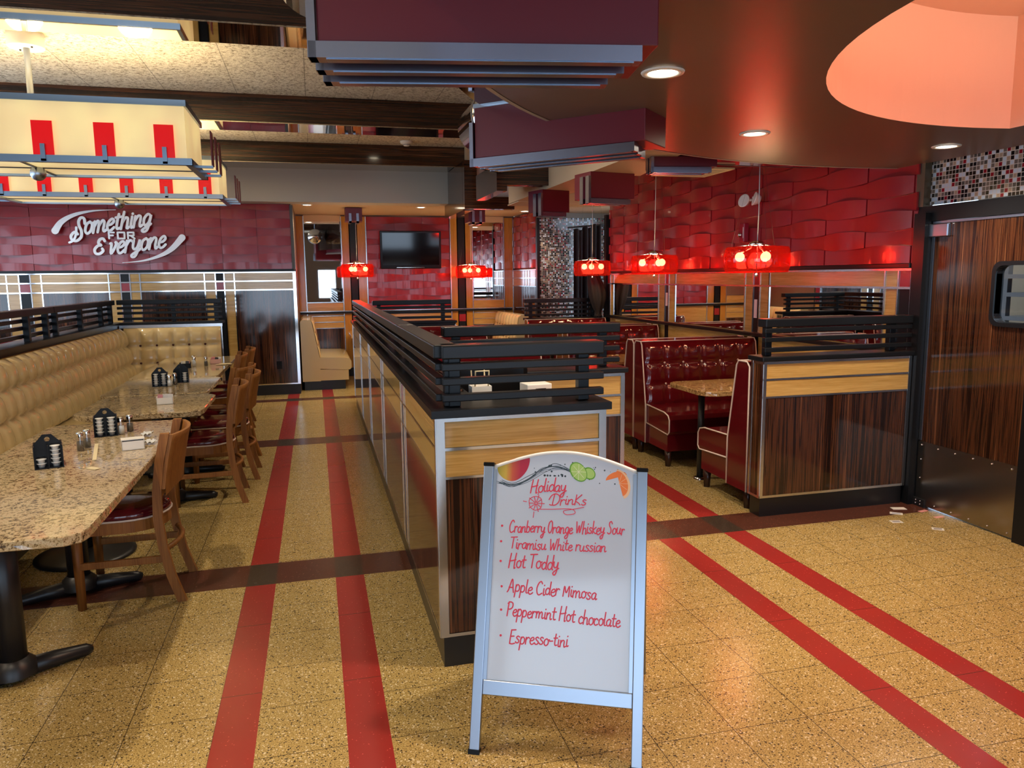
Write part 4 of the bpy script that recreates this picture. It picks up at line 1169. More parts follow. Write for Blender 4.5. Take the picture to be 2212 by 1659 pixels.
def ribbon(mb, pts, w, h0, h1, T, m=None, taper=None):
    """flat stroke of width w standing from h0 to h1; T(x, y, h) -> point"""
    n = len(pts); L, R = [], []
    for i in range(n):
        a, b = pts[max(i-1, 0)], pts[min(i+1, n-1)]
        dx, dy = b[0]-a[0], b[1]-a[1]; l = math.hypot(dx, dy) or 1
        k = w/2*(taper(i/(n-1)) if taper else 1)
        L.append((pts[i][0]-dy/l*k, pts[i][1]+dx/l*k)); R.append((pts[i][0]+dy/l*k, pts[i][1]-dx/l*k))
    e = [((pts[0][0]-pts[1][0]), (pts[0][1]-pts[1][1])), ((pts[-1][0]-pts[-2][0]), (pts[-1][1]-pts[-2][1]))]
    E = (h1-h0)*.25; base = (len(mb.bm.verts) % 7)*E*.2
    tl = [mb.bm.verts.new(T(*p, h1+base+E*i/n)) for i, p in enumerate(L)]; tr_ = [mb.bm.verts.new(T(*p, h1+base+E*i/n)) for i, p in enumerate(R)]
    bl = [mb.bm.verts.new(T(*p, h0)) for p in L]; br = [mb.bm.verts.new(T(*p, h0)) for p in R]
    for i in range(n-1):
        for q in ((tl[i], tl[i+1], tr_[i+1], tr_[i]), (tl[i], bl[i], bl[i+1], tl[i+1]), (tr_[i], tr_[i+1], br[i+1], br[i])):
            f = mb.bm.faces.new(q); f.material_index = mb.mi(m)
    for i in (0, n-1):
        f = mb.bm.faces.new((tl[i], tr_[i], br[i], bl[i])); f.material_index = mb.mi(m)
        # rounded end
        c = pts[i]; k = w/2*(taper(i/(n-1)) if taper else 1)
        ex = e[0 if i == 0 else 1]; a0 = math.atan2(ex[1], ex[0]); fan = [mb.bm.verts.new(T(c[0]+k*math.cos(a0-PI/2+PI*j/6), c[1]+k*math.sin(a0-PI/2+PI*j/6), h1+base+E*i/n)) for j in range(7)]
        f = mb.bm.faces.new(fan); f.material_index = mb.mi(m)
def text_width(s, size, gap=0.0): return sum((.26 if c == ' ' else GL[c][0]+gap)*size for c in s)
def write(mb, s, x, y, size, w, T, h0, h1, slant=.1, slope=0.0, jitter=0, width=None, m=None, asc=None):
    rnd = random.Random(hash_(s)); k = 1.0
    if width: k = width/text_width(s, size)
    cx = 0
    for c in s:
        if c == ' ': cx += .26*size*k; continue
        adv, st = GL[c]; j = rnd.uniform(-jitter, jitter)*size; sc = 1+rnd.uniform(-jitter, jitter)
        for stroke in st:
            pts = smooth(stroke)
            if asc: pts = [(a, .5+(b-.5)*asc if b > .5 else b*.62 if b < 0 else b) for a, b in pts]
            ribbon(mb, [(x+cx+(p[0]*sc+slant*p[1])*size*k, y+j+slope*(cx+p[0]*size*k)+p[1]*size*sc) for p in pts], w, h0, h1, T, m)
        cx += adv*size*k
    return cx
def hash_(s): return sum(ord(c)*(i+3) for i, c in enumerate(s))

# ---- wall lettering: Something FOR Everyone between two swooshes
def wall_sign():
    t = thing('wall_lettering', 'silver script lettering with two swooshes on the red tiled wall', 'wall sign', (0, YL-.045, 0))
    T = lambda x, y, h: (x, -h, y)
    # capital S and E in script
    mb = MB(); w = .034
    S = [(.50, .80), (.44, 1.04), (.30, 1.08), (.22, .92), (.26, .70), (.38, .46), (.40, .16), (.22, -.02), (.02, .04), (-.04, .22), (.10, .40), (.24, .30)]
    sz = .265
    ang = .20
    ribbon(mb, [(-2.985+(p[0]+.18*p[1])*sz, 2.125+p[1]*sz) for p in smooth(S)], w, 0, .022, T)
    ribbon(mb, [(-2.985+(p[0])*sz, 2.125+p[1]*sz) for p in smooth([(-.10, -.10), (.10, .02), (.22, .30), (.26, .62)])], w*.8, 0, .0222, T)
    write(mb, 'omething', -2.84, 2.205, .30, .031, T, 0, .022, .30, .147, 0, .80, None, .45)
    mb.build('script_word', m_letter_sheen, t)
    mb = MB()
    E_ = [(.52, .86), (.40, 1.02), (.22, .94), (.20, .70), (.36, .58), (.18, .54), (.04, .30), (.12, .04), (.34, 0), (.52, .18), (.46, .34)]
    ribbon(mb, [(-2.745+(p[0]+.2*p[1])*.21, 1.955+p[1]*.19) for p in smooth(E_)], w, 0, .022, T)
    write(mb, 'veryone', -2.575, 1.945, .30, .031, T, 0, .022, .30, .135, 0, .69, None, .45)
    mb.build('script_word', m_letter_sheen, t)
    mb = MB(); X, Y, h = -2.545, 2.150, .078
    def seg(p): ribbon(mb, [(X+a, Y+b) for a, b in p], .022, 0, .02, T)
    seg([(0, 0), (0, h)]); seg([(0, h), (.062, h)]); seg([(0, h*.52), (.05, h*.52)])
    seg([(.105, 0), (.105, h)]); seg([(.105, h), (.185, h)]); seg([(.185, h), (.185, 0)]); seg([(.185, 0), (.105, 0)])
    seg([(.225, 0), (.225, h)]); seg([(.225, h), (.295, h)]); seg([(.295, h), (.295, h*.5)]); seg([(.295, h*.5), (.225, h*.5)]); seg([(.255, h*.5), (.305, 0)])
    mb.build('block_word', m_letter_sheen, t)
    mb = MB(); ribbon(mb, smooth([(-3.165, 2.245), (-3.08, 2.36), (-2.92, 2.45), (-2.70, 2.50), (-2.44, 2.515)], 8), .085, 0, .02, T, None, lambda u: max(.08, 1-u)); mb.build('swoosh', m_letter_sheen, t)
    mb = MB(); ribbon(mb, smooth([(-2.41, 1.84), (-2.16, 1.865), (-1.95, 1.93), (-1.80, 2.02), (-1.665, 2.165)], 8), .085, 0, .02, T, None, lambda u: max(.08, u)); mb.build('swoosh', m_letter_sheen, t)
m_letter_sheen = plain('letter_metal_painted_sheen', (.88, .93, 1.0), .25, .15, .3)  # bluish-white base colour stands in for window reflections on the metal letters
wall_sign()

# ================================================================== A-FRAME SIGN
def sign():
    L = Vector((.455, 2.339, 0)); R = Vector((.945, 2.103, 0)); d = (R-L).normalized()
    rz = math.atan2(d.y, d.x); lean = math.radians(17.57); Wd = (R-L).length
    t = thing('sandwich_board', 'white A-frame drinks board in a silver frame standing before the long divider', 'sign', L, rz)
    B = Matrix.Rotation(-lean, 4, 'X')                      # board plane: x along, y up the board, z toward the viewer
    F = B @ Matrix(((1, 0, 0, 0), (0, 0, -1, 0), (0, 1, 0, 0), (0, 0, 0, 1)))
    T = lambda x, y, h: F @ Vector((x, y, h))
    def fb(mb, a, b, bev=0): return mb.box(a, b, None, bev)
    for x in (0, Wd):
        m = MB(); m.box((x-.018, .0, -.012), (x+.018, .972, .012), None, .003); m.xf(F); p_ = m.build('frame_post', m_alu, t)
        m = MB(); m.box((x-.020, .970, -.014), (x+.020, .984, .014), None, .003); m.xf(F); m.build('end_cap', m_gloss_black, p_)
        m = MB(); m.box((x-.020, -.004, -.014), (x+.020, .012, .014)); m.xf(F); m.build('foot', m_gloss_black, p_)
    m = MB(); m.box((.018, .190, -.010), (Wd-.018, .240, .010), None, .003); m.xf(F); m.build('bottom_rail', m_alu, t)
    arcp = [(.018+(Wd-.036)*k/24, .966+.060*math.sin(PI*k/24)) for k in range(25)]
    m = MB(); m.prism([(.018, .238)]+[(Wd-.018, .238)]+arcp[::-1], -.004, .004); m.xf(F); bd = m.build('white_board', plain('whiteboard', (.52, .60, .72), .12, 0, .3), t)
    m = MB(); m.tube([(x, y+.002, 0) for x, y in arcp], .007, 8); m.xf(F); m.build('arched_edge', m_white, t)
    m = MB(); m.box((.018, .24, -.002), (.030, .96, .007)); m.box((Wd-.030, .24, -.002), (Wd-.018, .96, .007)); m.xf(F); m.build('inner_channel', m_alu, t)
    # rear leg frame
    G = Matrix.Translation((0, .0, 0)) @ Matrix.Translation((0, math.sin(lean)*.96, math.cos(lean)*.96)) @ Matrix.Rotation(lean*1.02, 4, 'X') @ Matrix(((1, 0, 0, 0), (0, 0, -1, 0), (0, 1, 0, 0), (0, 0, 0, 1)))
    for x in (0, Wd):
        m = MB(); m.box((x-.016, -.952, -.030), (x+.016, 0, -.010)); m.xf(G); m.build('rear_post', m_alu, t)
    m = MB(); m.box((.016, -.72, -.026), (Wd-.016, -.02, -.018)); m.xf(G); m.build('rear_board', m_white, t)
    # marker writing
    ink = plain('red_marker_ink', (.66, .025, .065), .4)
    def line(s, x, y, width, size, slope, w=.0032, extra=None, name='menu_line'):
        mb = MB(); write(mb, s, x, y, size, w*1.28, T, .0042, .0046, .12, slope, .05, width)
        if extra: extra(mb)
        mb.build(name, ink, bd)
    def dot(x, y):
        return lambda mb: mb.prism([(x+.0042*math.cos(k), y+.0042*math.sin(k)) for k in [2*PI*i/10 for i in range(10)]], .0041, .0046, None, F)
    def title(mb):
        cx, cy_ = .176, .846
        for k in range(10):
            a = 2*PI*k/10; r = .022 if k % 2 else .03
            ribbon(mb, [(cx+.004*math.cos(a), cy_+.004*math.sin(a)), (cx+r*math.cos(a), cy_+r*math.sin(a))], .0026, .0042, .0046, T)
        ribbon(mb, smooth([(cx-.022, cy_-.012), (cx-.024, cy_+.012), (cx-.004, cy_+.024), (cx+.018, cy_+.016), (cx+.018, cy_-.014), (cx-.004, cy_-.024), (cx-.022, cy_-.012)]), .0024, .0042, .0046, T)
        ribbon(mb, smooth([(cx+.01, cy_-.02), (.23, .828), (.30, .832), (.315, .818), (.285, .812), (.275, .824), (.31, .832), (.345, .84)]), .0024, .0042, .0046, T)
        ribbon(mb, [(cx-.006, cy_-.03), (cx-.008, cy_-.05)], .0024, .0042, .0046, T); ribbon(mb, [(cx+.006, cy_+.03), (cx+.008, cy_+.044)], .0024, .0042, .0046, T)
        ribbon(mb, [(cx-.046, cy_+.006), (cx-.034, cy_+.004)], .0024, .0042, .0046, T)
    line('Holiday', .152, .883, .128, .046, .08)
    line('DrinKs', .225, .842, .128, .038, .06, .0028, title)
    line('Cranberry Orange Whiskey Sour', .082, .742, .405, .042, .03, .003, dot(.058, .762))
    line('Tiramisu White russian', .088, .685, .338, .040, .02, .003, dot(.057, .708))
    line('Hot Toddy', .086, .620, .178, .050, .015, .0034, dot(.059, .640))
    line('Apple Cider Mimosa', .086, .538, .312, .046, -.02, .0034, dot(.067, .554))
    line('Peppermint Hot chocolate', .088, .458, .392, .046, -.03, .0034, dot(.069, .475))
    line('Espresso-tini', .100, .366, .206, .046, .02, .0034, dot(.072, .389))
    # fruit and splash print
    def disc(mb, cx, cy_, rx, ry, a, h, m=None, n=28, a0=0, a1=2*PI):
        q = [(cx+rx*math.cos(u)*math.cos(a)-ry*math.sin(u)*math.sin(a), cy_+rx*math.cos(u)*math.sin(a)+ry*math.sin(u)*math.cos(a)) for u in [a0+(a1-a0)*k/n for k in range(n)]]
        f = mb.bm.faces.new([mb.bm.verts.new(T(x, y, h)) for x, y in q]); f.material_index = mb.mi(m)
    M = Mat('mango_print', .3); X = M.xyz()
    M.set('Base Color', M.ramp(M.math('MULTIPLY_ADD', X[0], 8.5, -.18), [(.0, (.30, .30, .03)), (.35, (.55, .38, .06)), (.55, (.55, .10, .05)), (.8, (.42, .02, .06))])); mg = M.m
    mb = MB()
    q = [(.030, .965), (.062, .990), (.10, 1.003), (.142, 1.009), (.146, .985), (.135, .955), (.112, .930), (.085, .920), (.058, .927), (.037, .945)]
    mb.prism(smooth(q+q[:1], 4)[:-1], .0041, .0044, None, F); mb.build('mango_print', mg, bd)
    lg, ll = plain('lime_rind_print', (.12, .34, .03), .3), plain('lime_flesh_print', (.38, .60, .16), .3); wh = plain('pith_print', (.75, .78, .60), .3)
    mb = MB(); disc(mb, .360, .958, .024, .020, -.7, .0042, lg); disc(mb, .361, .958, .019, .016, -.7, .0043, ll)
    disc(mb, .322, .962, .038, .027, -.9, .0044, lg); disc(mb, .323, .962, .034, .0235, -.9, .0045, ll)
    for k in range(8):
        a = 2*PI*k/8; ribbon(mb, [(.323, .962), (.323+.026*math.cos(a), .962+.028*math.sin(a))], .0012, .0044, .00462, T, wh)
    mb.build('lime_print', None, bd)
    og, op = plain('orange_flesh_print', (.80, .20, .04), .3), plain('orange_rind_print', (.82, .52, .30), .3)
    mb = MB(); disc(mb, .455, .945, .038, .022, .35, .0042, og, 20, 0, PI)
    disc(mb, .466, .925, .052, .036, 1.9, .0043, op, 20, PI, 2*PI); disc(mb, .464, .927, .045, .030, 1.9, .0044, og, 20, PI, 2*PI)
    for k in range(1, 5):
        a = 1.9+PI+PI*k/5; ribbon(mb, [(.464, .927), (.464+.042*math.cos(a)*.8, .927+.042*math.sin(a)*.8)], .0012, .0044, .00455, T, op)
    mb.build('orange_print', None, bd)
    mb = MB(); ik = plain('splash_print', (.035, .06, .08), .3); rnd = random.Random(3)
    for k in range(9):
        o = rnd.uniform(-.010, .010)
        pts = [(.032+.012*k*.2, .915+o*.4), (.09, .906+o*.6), (.15, .93+o), (.20, .965+o), (.25, .975+o*1.2), (.295, .96+o*.8)]
        ribbon(mb, smooth([(x+rnd.uniform(-.008, .008), y+rnd.uniform(-.006, .006)) for x, y in pts]), rnd.uniform(.0008, .0022), .0041, .00415, T, ik)
    for k in range(46):
        x = rnd.uniform(.16, .50); y = .955+rnd.uniform(-.035, .045)-.25*abs(x-.27)**1.4
        y = max(y, .925 if not .15 < x < .29 else .945)
        r = rnd.uniform(.0012, .004); disc(mb, x, y, r, r, 0, .0041, ik, 8)
    mb.build('splash_print', None, bd)['kind'] = 'stuff'
sign()

# ================================================================== TELEVISION, SAFETY FITTINGS, VENTS
t = thing('television', 'dark flat television on the red tiled alcove wall', 'television', (1.56, YB-.135, 2.06))
TL = Matrix.Rotation(math.radians(4), 4, 'X')
m = MB(); m.box((-.50, -.035, -.305), (.50, .02, .305), None, .01); m.xf(TL); cs = m.build('casing', m_gloss_black, t)
m = MB(); m.box((-.465, -.037, -.245), (.465, -.0355, .275)); m.xf(TL); m.build('screen', m_screen, t)
m = MB(); m.box((-.24, -.039, -.288), (.22, -.0355, -.279)); m.xf(TL); m.build('chrome_strip', m_chrome, t)
m = MB(); m.box((-.15, .018, -.12), (.15, .09, .12)); m.build('wall_bracket', m_blackiron, t)

t = thing('emergency_light', 'white twin-head emergency light on the right red tiled wall', 'emergency light', (3.90, 6.26, 2.27))
bx('base', (-.01, -.03, -.03), (.028, .03, .03), m_white, t, .005)
for s in (-1, 1):
    m = MB(); m.lathe([(0, -.06), (.035, -.055), (.058, -.01), (.062, .0), (.052, .002), (0, -.006)], 24); m.xf(Matrix.Translation((-.06, s*.085, .0)) @ Matrix.Rotation(s*.9, 4, 'X') @ Matrix.Rotation(-1.15, 4, 'Y')); h = m.build('lamp_head', m_white, t)
    m = MB(); m.lathe([(0, .003), (.046, .003)], 24); m.xf(Matrix.Translation((-.06, s*.085, .0)) @ Matrix.Rotation(s*.9, 4, 'X') @ Matrix.Rotation(-1.15, 4, 'Y')); m.build('lens', m_white, h)
    MB().tube([(0, s*.02, 0), (-.04, s*.06, .0)], .012, 8).build('arm', m_white, t)
t = thing('fire_alarm_strobe', 'small red fire alarm strobe on the tiled wall beside the nearest pendant', 'alarm', (3.90, 6.43, 1.985))
bx('red_case', (-.02, -.04, -.085), (.03, .04, .085), plain('alarm_red', (.30, .008, .03), .3), t, .006)
m = MB(); m.ball((-.028, .012, -.02), .022, None, 12); m.build('strobe_lens', m_chrome, t)
bx('white_lettering_strip', (-.0215, -.034, -.05), (-.0205, -.022, .05), m_white, t)
t = thing('smoke_detector', 'white smoke detector on the speckled ceiling tiles', 'smoke detector', (1.20, 9.85, 3.30))
MB().lathe([(0, -.06), (.035, -.058), (.045, -.035), (.075, -.03), (.082, -.006), (.082, -.001)], 28).build('body', m_white, t)
MB().lathe([(.046, -.04), (.05, -.045), (.046, -.05)], 28).build('sensor_ring', plain('grey_plastic', (.3, .3, .3), .5), t)
for x, y, lab in ((2.95, 5.65, 'slotted white air vent in the cream soffit under the curved ceiling edge'), (2.42, 8.35, 'slotted white air vent in the cream soffit by the dark wood frames')):
    t = thing('air_vent', lab, 'air vent', (x, y, 2.419))
    m = MB(); 
    for a, b in (((-.24, -.24), (.24, -.2)), ((-.24, .2), (.24, .24)), ((-.24, -.2), (-.2, .2)), ((.2, -.2), (.24, .2))): m.box((*a, -.014), (*b, -.001))
    m.build('vent_frame', m_csoffit, t)
    m = MB()
    for k in range(9): m.box((-.2, -.19+.044*k, -.012), (.2, -.172+.044*k, -.002))
    m.build('louvre', m_csoffit, t); bx('dark_backing', (-.2, -.2, -.0015), (.2, .2, -.0005), m_gloss_black, t)

# black curtain beside the mosaic wall, gathered low
def curtain():
    t = thing('curtain', 'black curtain hanging in front of the mosaic wall', 'curtain', (0, 0, 0))
    def f(u, v):
        x = 3.68+.42*u; top = 2.26+.10*u+.02*math.sin(u*19)
        return (x, 10.62+.03*math.sin(u*2*PI*6)+.02*math.sin(u*23), .15+(top-.15)*v)
    m = MB(); m.grid(f, 60, 6); m.build('drape', m_curtain, t)
    MB().tube([(3.6, 10.66, 2.30), (4.79, 10.66, 2.40)], .012, 8).build('rod', m_blackiron, t)
    t2 = thing('curtain', 'dark bunched cloth hanging low at the far end of the right mirror wall', 'curtain', (0, 0, 0))
    def g(u, v):
        a = 2*PI*u; k = .05+.075*math.sin(PI*min(1, (1-v)*1.15))**.8
        r = k*(1+.12*math.sin(a*7))
        return (3.80+r*math.cos(a)*.9-.10*v**3, 9.93+r*math.sin(a)*.9, 1.04+.62*v)
    m = MB(); m.grid(g, 42, 16); m.build('gathered_cloth', m_curtain, t2)
    MB().lathe([(.05, 0), (.055, .012), (.05, .024)], 16, None, (3.80, 9.93, 1.05)).build('cloth_hem', m_curtain, t2)
    MB().tube([(3.70, 9.93, 1.63), (3.80, 9.955, 1.70), (3.93, 9.96, 1.70)], .008, 6).build('hook', m_blackiron, t2)
curtain()

# ================================================================== ON THE TABLES
def shaker(label, x, y, z, fill):
    t = thing('shaker', label, 'shaker', (x, y, z), 0, 'salt and pepper shakers')
    g = MB(); g.lathe([(0, 0), (.019, 0), (.021, .006), (.018, .05), (.0165, .068), (.016, .072)], 8); g.build('glass_body', m_glass, t)
    MB().lathe([(0, .003), (.0165, .003), (.0155, .048), (0, .048)], 8).build('contents', fill, t)
    MB().lathe([(.017, .070), (.0175, .085), (.015, .094), (.006, .098), (0, .098)], 12).build('cap', m_chrome, t)
m_salt = plain('salt', (.80, .80, .80), .7); m_pepper = plain('pepper', (.10, .085, .07), .8)
TZ = .751
def caddy(label, x, y, rz, left, right):
    """black open rack, two columns of creamer cups, pointed back with a finger hole"""
    t = thing('creamer_caddy', label, 'caddy', (x, y, TZ), rz, 'black creamer caddies')
    w, dp, h = .058, .035, .105
    outline = [(-w, 0), (w, 0), (w, h), (.018, h+.045), (-.018, h+.045), (-w, h)]
    hole = [(.011*math.cos(a), h+.022+.011*math.sin(a)) for a in [2*PI*k/16 for k in range(16)]]
    m = MB(); m.poly([outline, hole], 0); m.poly([outline, hole], .004, None, True)
    for L in (outline, hole):
        for a, b in zip(L, L[1:]+L[:1]): m.quad([(*a, 0), (*b, 0), (*b, .004), (*a, .004)])
    m.xf(Matrix(((1, 0, 0, 0), (0, 0, -1, .004), (0, 1, 0, 0), (0, 0, 0, 1)))); m.build('pierced_panel', m_gloss_black, t)
    bx('base', (-w, -.004, 0), (w, .075, .004), m_gloss_black, t)
    for px in (-w, -.003, w-.004): bx('side_panel', (px, -.058, 0), (px+.005, .0, h), m_gloss_black, t)
    bx('front_lip', (-w, -.060, 0), (w, .0, .004), m_gloss_black, t)
    bx('rear_panel', (-w, .071, 0), (w, .075, h), m_gloss_black, t)
    for px in (-w, w-.004): bx('side_panel', (px, .004, 0), (px+.004, .072, h), m_gloss_black, t)
    R = rot(rz, (x, y, TZ))
    for col, (nn, px) in enumerate(((left, -.029), (right, .029))):
        for k in range(nn):
            p = R @ Vector((px, -.030, .0045+.0195*k))
            o = bpy.data.objects.new('creamer_cup', cup_mesh); COL.objects.link(o); o.location = p
            tag(o, 'white creamer cup stacked in ' + label.split(' caddy')[0].replace('black creamer', 'the black') + ' caddy', 'creamer cup', 'creamer cups in ' + label)
c_ = MB(); c_.lathe([(0, 0), (.013, 0), (.0165, .015), (.021, .0165), (.021, .0185), (0, .0185)], 16)
tmp = c_.build('creamer_cup', plain('creamer_plastic', (.78, .78, .76), .3)); cup_mesh = tmp.data; bpy.data.objects.remove(tmp)
caddy('front black creamer caddy on the nearest table, cups in one and a half stacks', -1.235, 3.88, .30, 2, 5)
caddy('rear black creamer caddy at the far end of the nearest table', -1.165, 4.60, .22, 5, 5)
caddy('left black creamer caddy of the pair on the third table', -1.255, 6.66, .12, 5, 5)
caddy('right black creamer caddy of the pair on the third table', -1.125, 6.86, .1, 0, 4)
for lab, x, y, f in (('pepper shaker standing alone with its twin behind the front caddy, darker one', -1.185, 4.19, m_pepper), ('shaker just behind the lone pepper shaker on the nearest table', -1.172, 4.26, m_pepper),
                     ('white salt shaker right of the rear caddy on the nearest table', -1.085, 4.59, m_salt), ('pepper shaker right of the salt by the rear caddy on the nearest table', -1.055, 4.66, m_pepper),
                     ('white salt shaker before the pair of caddies on the third table', -1.175, 6.60, m_salt), ('pepper shaker behind the salt between the two caddies on the third table', -1.150, 6.70, m_pepper),
                     ('white salt shaker on the farthest table beside the black box', -1.20, 8.10, m_salt), ('pepper shaker on the farthest table left of the pink packets', -1.085, 8.06, m_pepper),
                     ('second salt shaker just behind the other on the farthest table', -1.225, 8.22, m_salt)):
    shaker(lab, x, y, TZ, f)
def holder(label, x, y, rz, m, packs, lid=False):
    t = thing('packet_holder', label, 'packet holder', (x, y, TZ), rz)
    w, d_, h = .052, .030, .052
    k = MB()
    k.box((-w, -d_, 0), (w, d_, .003)); k.box((-w, -d_, 0), (-w+.003, d_, h)); k.box((w-.003, -d_, 0), (w, d_, h)); k.box((-w, -d_, 0), (w, -d_+.003, h*.88)); k.box((-w, d_-.003, 0), (w, d_, h))
    k.build('dish', m, t)
    if lid: bx('rim', (-w-.002, -d_-.002, h), (w+.002, d_+.002, h+.004), m, t)
    rnd = random.Random(int(x*-1000)); R = rot(rz, (x, y, TZ))
    for i in range(packs):
        c = rnd.choice([(.70, .30, .33), (.78, .76, .74), (.75, .2, .25), (.72, .70, .62), (.08, .08, .09)])
        q = MB(); q.box((-.016, -.0012, 0), (.016, .0012, .062)); q.xf(R @ Matrix.Translation((-.034+.068*i/max(1, packs-1), -.01+.02*rnd.random(), .006)) @ Matrix.Rotation(rnd.uniform(-.3, .3), 4, 'Y') @ Matrix.Rotation(rnd.uniform(-.2, .2), 4, 'X'))
        tag(q.build('sugar_packet', plain('packet_paper', c, .5)), 'sweetener packet standing in ' + label.split(',')[0].replace('on the', 'of the'), 'sugar packet', 'packets in ' + label)
holder('white packet box on the nearest table, empty and lidded', -.935, 4.16, .25, m_white, 0, True)
holder('white packet holder on the second table', -1.045, 5.66, .1, m_white, 5)
holder('black packet holder on the farthest table', -1.262, 7.96, .1, m_gloss_black, 4)
holder('pale pink packet holder on the farthest table', -1.02, 8.28, .1, plain('pink_dish', (.72, .42, .38), .4), 5)
def scrap(name, label, cat, pts, z, m, th=.002):
    o = MB(); o.prism(pts, z, z+th); tag(o.build(name, m), label, cat)
m_paper = plain('paper', (.78, .76, .70), .6); m_straw = plain('straw_paper', (.70, .60, .38), .5)
def strip(p, q, w): 
    d = Vector((q[0]-p[0], q[1]-p[1])).normalized()*w/2; n = Vector((-d.y, d.x))
    return [(p[0]+n.x, p[1]+n.y), (p[0]-n.x, p[1]-n.y), (q[0]-n.x, q[1]-n.y), (q[0]+n.x, q[1]+n.y)]
scrap('straw_wrapper', 'crumpled straw wrapper lying near the lone pepper shaker on the nearest table', 'wrapper', strip((-1.15, 4.34), (-1.06, 3.94), .018), TZ, m_straw, .003)
scrap('paper_scrap', 'small torn cream scrap of paper on the nearest table in front of the shakers', 'scrap', strip((-1.045, 3.785), (-.995, 3.745), .03), TZ, m_straw)
scrap('paper_scrap', 'tiny white torn scrap beside the front caddy on the nearest table', 'scrap', strip((-1.18, 3.86), (-1.165, 3.855), .014), TZ, m_paper, .004)
for k, (x, y, lab) in enumerate(((-.885, 4.27, 'crumpled clear wrapper at the right end of the lidded white box'), (-.945, 4.50, 'crumpled clear wrapper behind the lidded white box'))):
    m = MB(); rnd = random.Random(k)
    m.grid(lambda u, v: (x+.05*u-.02+.01*math.sin(9*v), y+.06*v-.03, TZ+.004+.02*abs(math.sin(7*u+3*v+k))*rnd.uniform(.6, 1)), 7, 7); m.bm.verts.ensure_lookup_table()
    tag(m.build('plastic_wrapper', plain('clear_film', (.70, .72, .74), .15)), lab, 'wrapper')
for k, (x, y) in enumerate(((-.93, 8.25), (-.90, 8.18), (-.95, 8.14))):
    scrap('napkin', ('folded cream napkin right of the pink packet holder', 'second cream paper beside the pink packets at the table edge', 'third cream paper in front of the pink packets')[k], 'napkin', strip((x-.05, y), (x+.05, y-.02), .05), TZ+.0021*k, m_straw)
# packets dropped on the floor by the swing door
for k, (a, b, w, c, lab) in enumerate((((3.76, 4.215), (3.85, 4.19), .05, (.78, .76, .72), 'white paper packet on the floor against the divider foot by the door'),
        ((3.68, 4.14), (3.74, 4.09), .045, (.45, .47, .58), 'blue and white packet on the brown floor band by the door'),
        ((3.55, 3.98), (3.62, 3.965), .05, (.30, .29, .30), 'dark printed packet with white border on the gold tiles by the door'),
        ((3.70, 3.80), (3.755, 3.76), .045, (.26, .24, .24), 'dark printed packet on the floor, the nearest of the litter by the door'),
        ((3.885, 4.10), (3.955, 4.115), .03, (.75, .32, .30), 'pink packet on the brown floor band at the door hinge'),
        ((3.885, 3.97), (3.955, 3.975), .03, (.75, .36, .30), 'pink packet on the gold floor against the door'))):
    m = MB(); m.prism(strip(a, b, w), .0005, .002, plain('packet_border', (.74, .72, .66) if k < 4 else c, .5))
    i = .75; cx, cy_ = (a[0]+b[0])/2, (a[1]+b[1])/2
    q = [(cx+(x-cx)*.72, cy_+(y-cy_)*.6) for x, y in strip(a, b, w)]; m.prism(q, .0021, .0024, plain('packet_print', c, .5))
    tag(m.build('sugar_packet', None), lab, 'sugar packet')

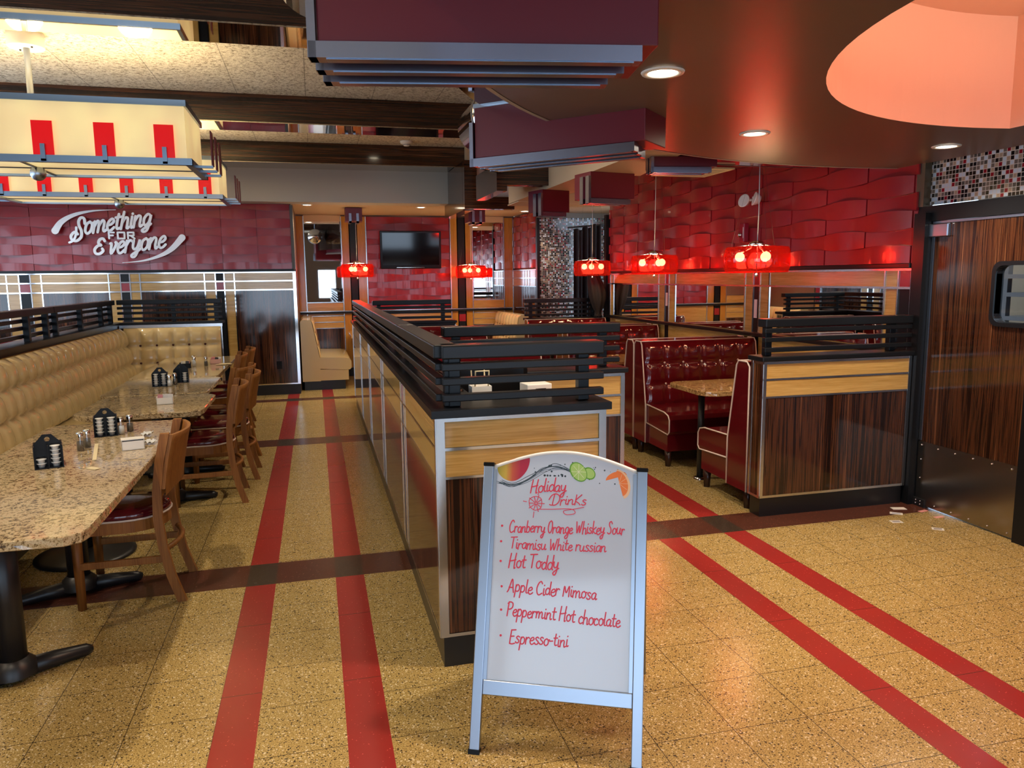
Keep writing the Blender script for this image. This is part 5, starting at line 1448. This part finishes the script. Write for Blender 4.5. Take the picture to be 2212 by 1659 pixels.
# things tucked behind the near rail of the long divider
t = thing('booster_seat', 'black plastic booster seat stowed behind the near slatted rail', 'booster seat', (.82, 3.52, 0))
bx('seat_shell', (-.2, -.16, .86), (.2, .16, 1.0), m_gloss_black, t, .03)
m = MB(); m.box((-.2, .10, 1.0), (.2, .16, 1.19), None, .03); m.build('seat_back', m_gloss_black, t)
for s in (-1, 1): bx('arm_rest', (s*.2-.025, -.14, 1.0), (s*.2+.025, .12, 1.10), m_gloss_black, t, .02)
bx('stand', (-.19, -.15, 0), (.19, .15, .86), m_blackiron, t)
t = thing('carrier_bag', 'white paper bag with twisted handles behind the near slatted rail', 'bag', (.70, 3.30, 0))
m = MB(); m.prism([(-.045, -.04), (.045, -.04), (.045, .04), (-.045, .04)], .82, 1.12); m.build('paper_body', m_paper, t)
for s in (-1, 1): MB().tube([(-.03, s*.035, 1.12), (-.03, s*.05, 1.19), (.03, s*.05, 1.19), (.03, s*.035, 1.12)], .004, 6).build('handle', m_straw, t)
bx('shelf_riser', (-.04, -.035, 0), (.04, .035, .82), m_blackiron, t)
t = thing('white_box', 'white box with small dark print behind the near slatted rail', 'box', (.96, 3.30, 0), .1)
bx('carton', (-.06, -.05, 1.0), (.06, .05, 1.12), m_white, t, .004); bx('dark_print', (-.02, -.0515, 1.085), (.03, -.0505, 1.10), m_gloss_black, t); bx('stand', (-.05, -.04, 0), (.05, .04, 1.0), m_blackiron, t)

# ================================================================== MORE OF THE ROOM'S LAMPS (over the camera's shoulder)
k = 0
for x, y in ((-3.4, .8), (-1.2, .8), (-3.4, 3.2), (-1.2, 3.3), (-3.6, 6.6), (-3.6, 9.4), (.9, 5.6), (.9, 9.1)):
    k += 1
    downlight((x, y, 3.298), 'lit round downlight in the speckled ceiling ' + ('behind the viewer on the far left', 'behind the viewer on the left', 'over the far left seating, first row', 'over the nearest granite table', 'over the far left seating, second row', 'over the far left seating, third row', 'over the middle of the central booths', 'over the end of the central booths')[k-1], 'tile ceiling downlights', 70, .09)

# repeats of a kind carry one group
for o in list(bpy.data.objects):
    if o.parent or 'label' not in o or 'group' in o: continue
    n = o.name.split('.')[0]
    g = {'dining_chair': 'wooden dining chairs', 'dining_table': 'granite tables along the banquette', 'booth_table': 'granite booth tables', 'booth_divider': 'black railed dividers',
         'sugar_packet': 'packets on the floor by the door', 'packet_holder': 'packet holders', 'plastic_wrapper': 'crumpled wrappers', 'napkin': 'papers on the farthest table', 'paper_scrap': 'paper scraps on the nearest table',
         'air_vent': 'ceiling air vents', 'duct': 'chrome ducts', 'reflection_plate': 'painted reflection plates', 'curtain': 'black curtains'}.get(n)
    if n == 'booth_bench': g = 'cream booth benches' if 'cream' in o['label'] else 'red booth benches'
    if g: o['group'] = g
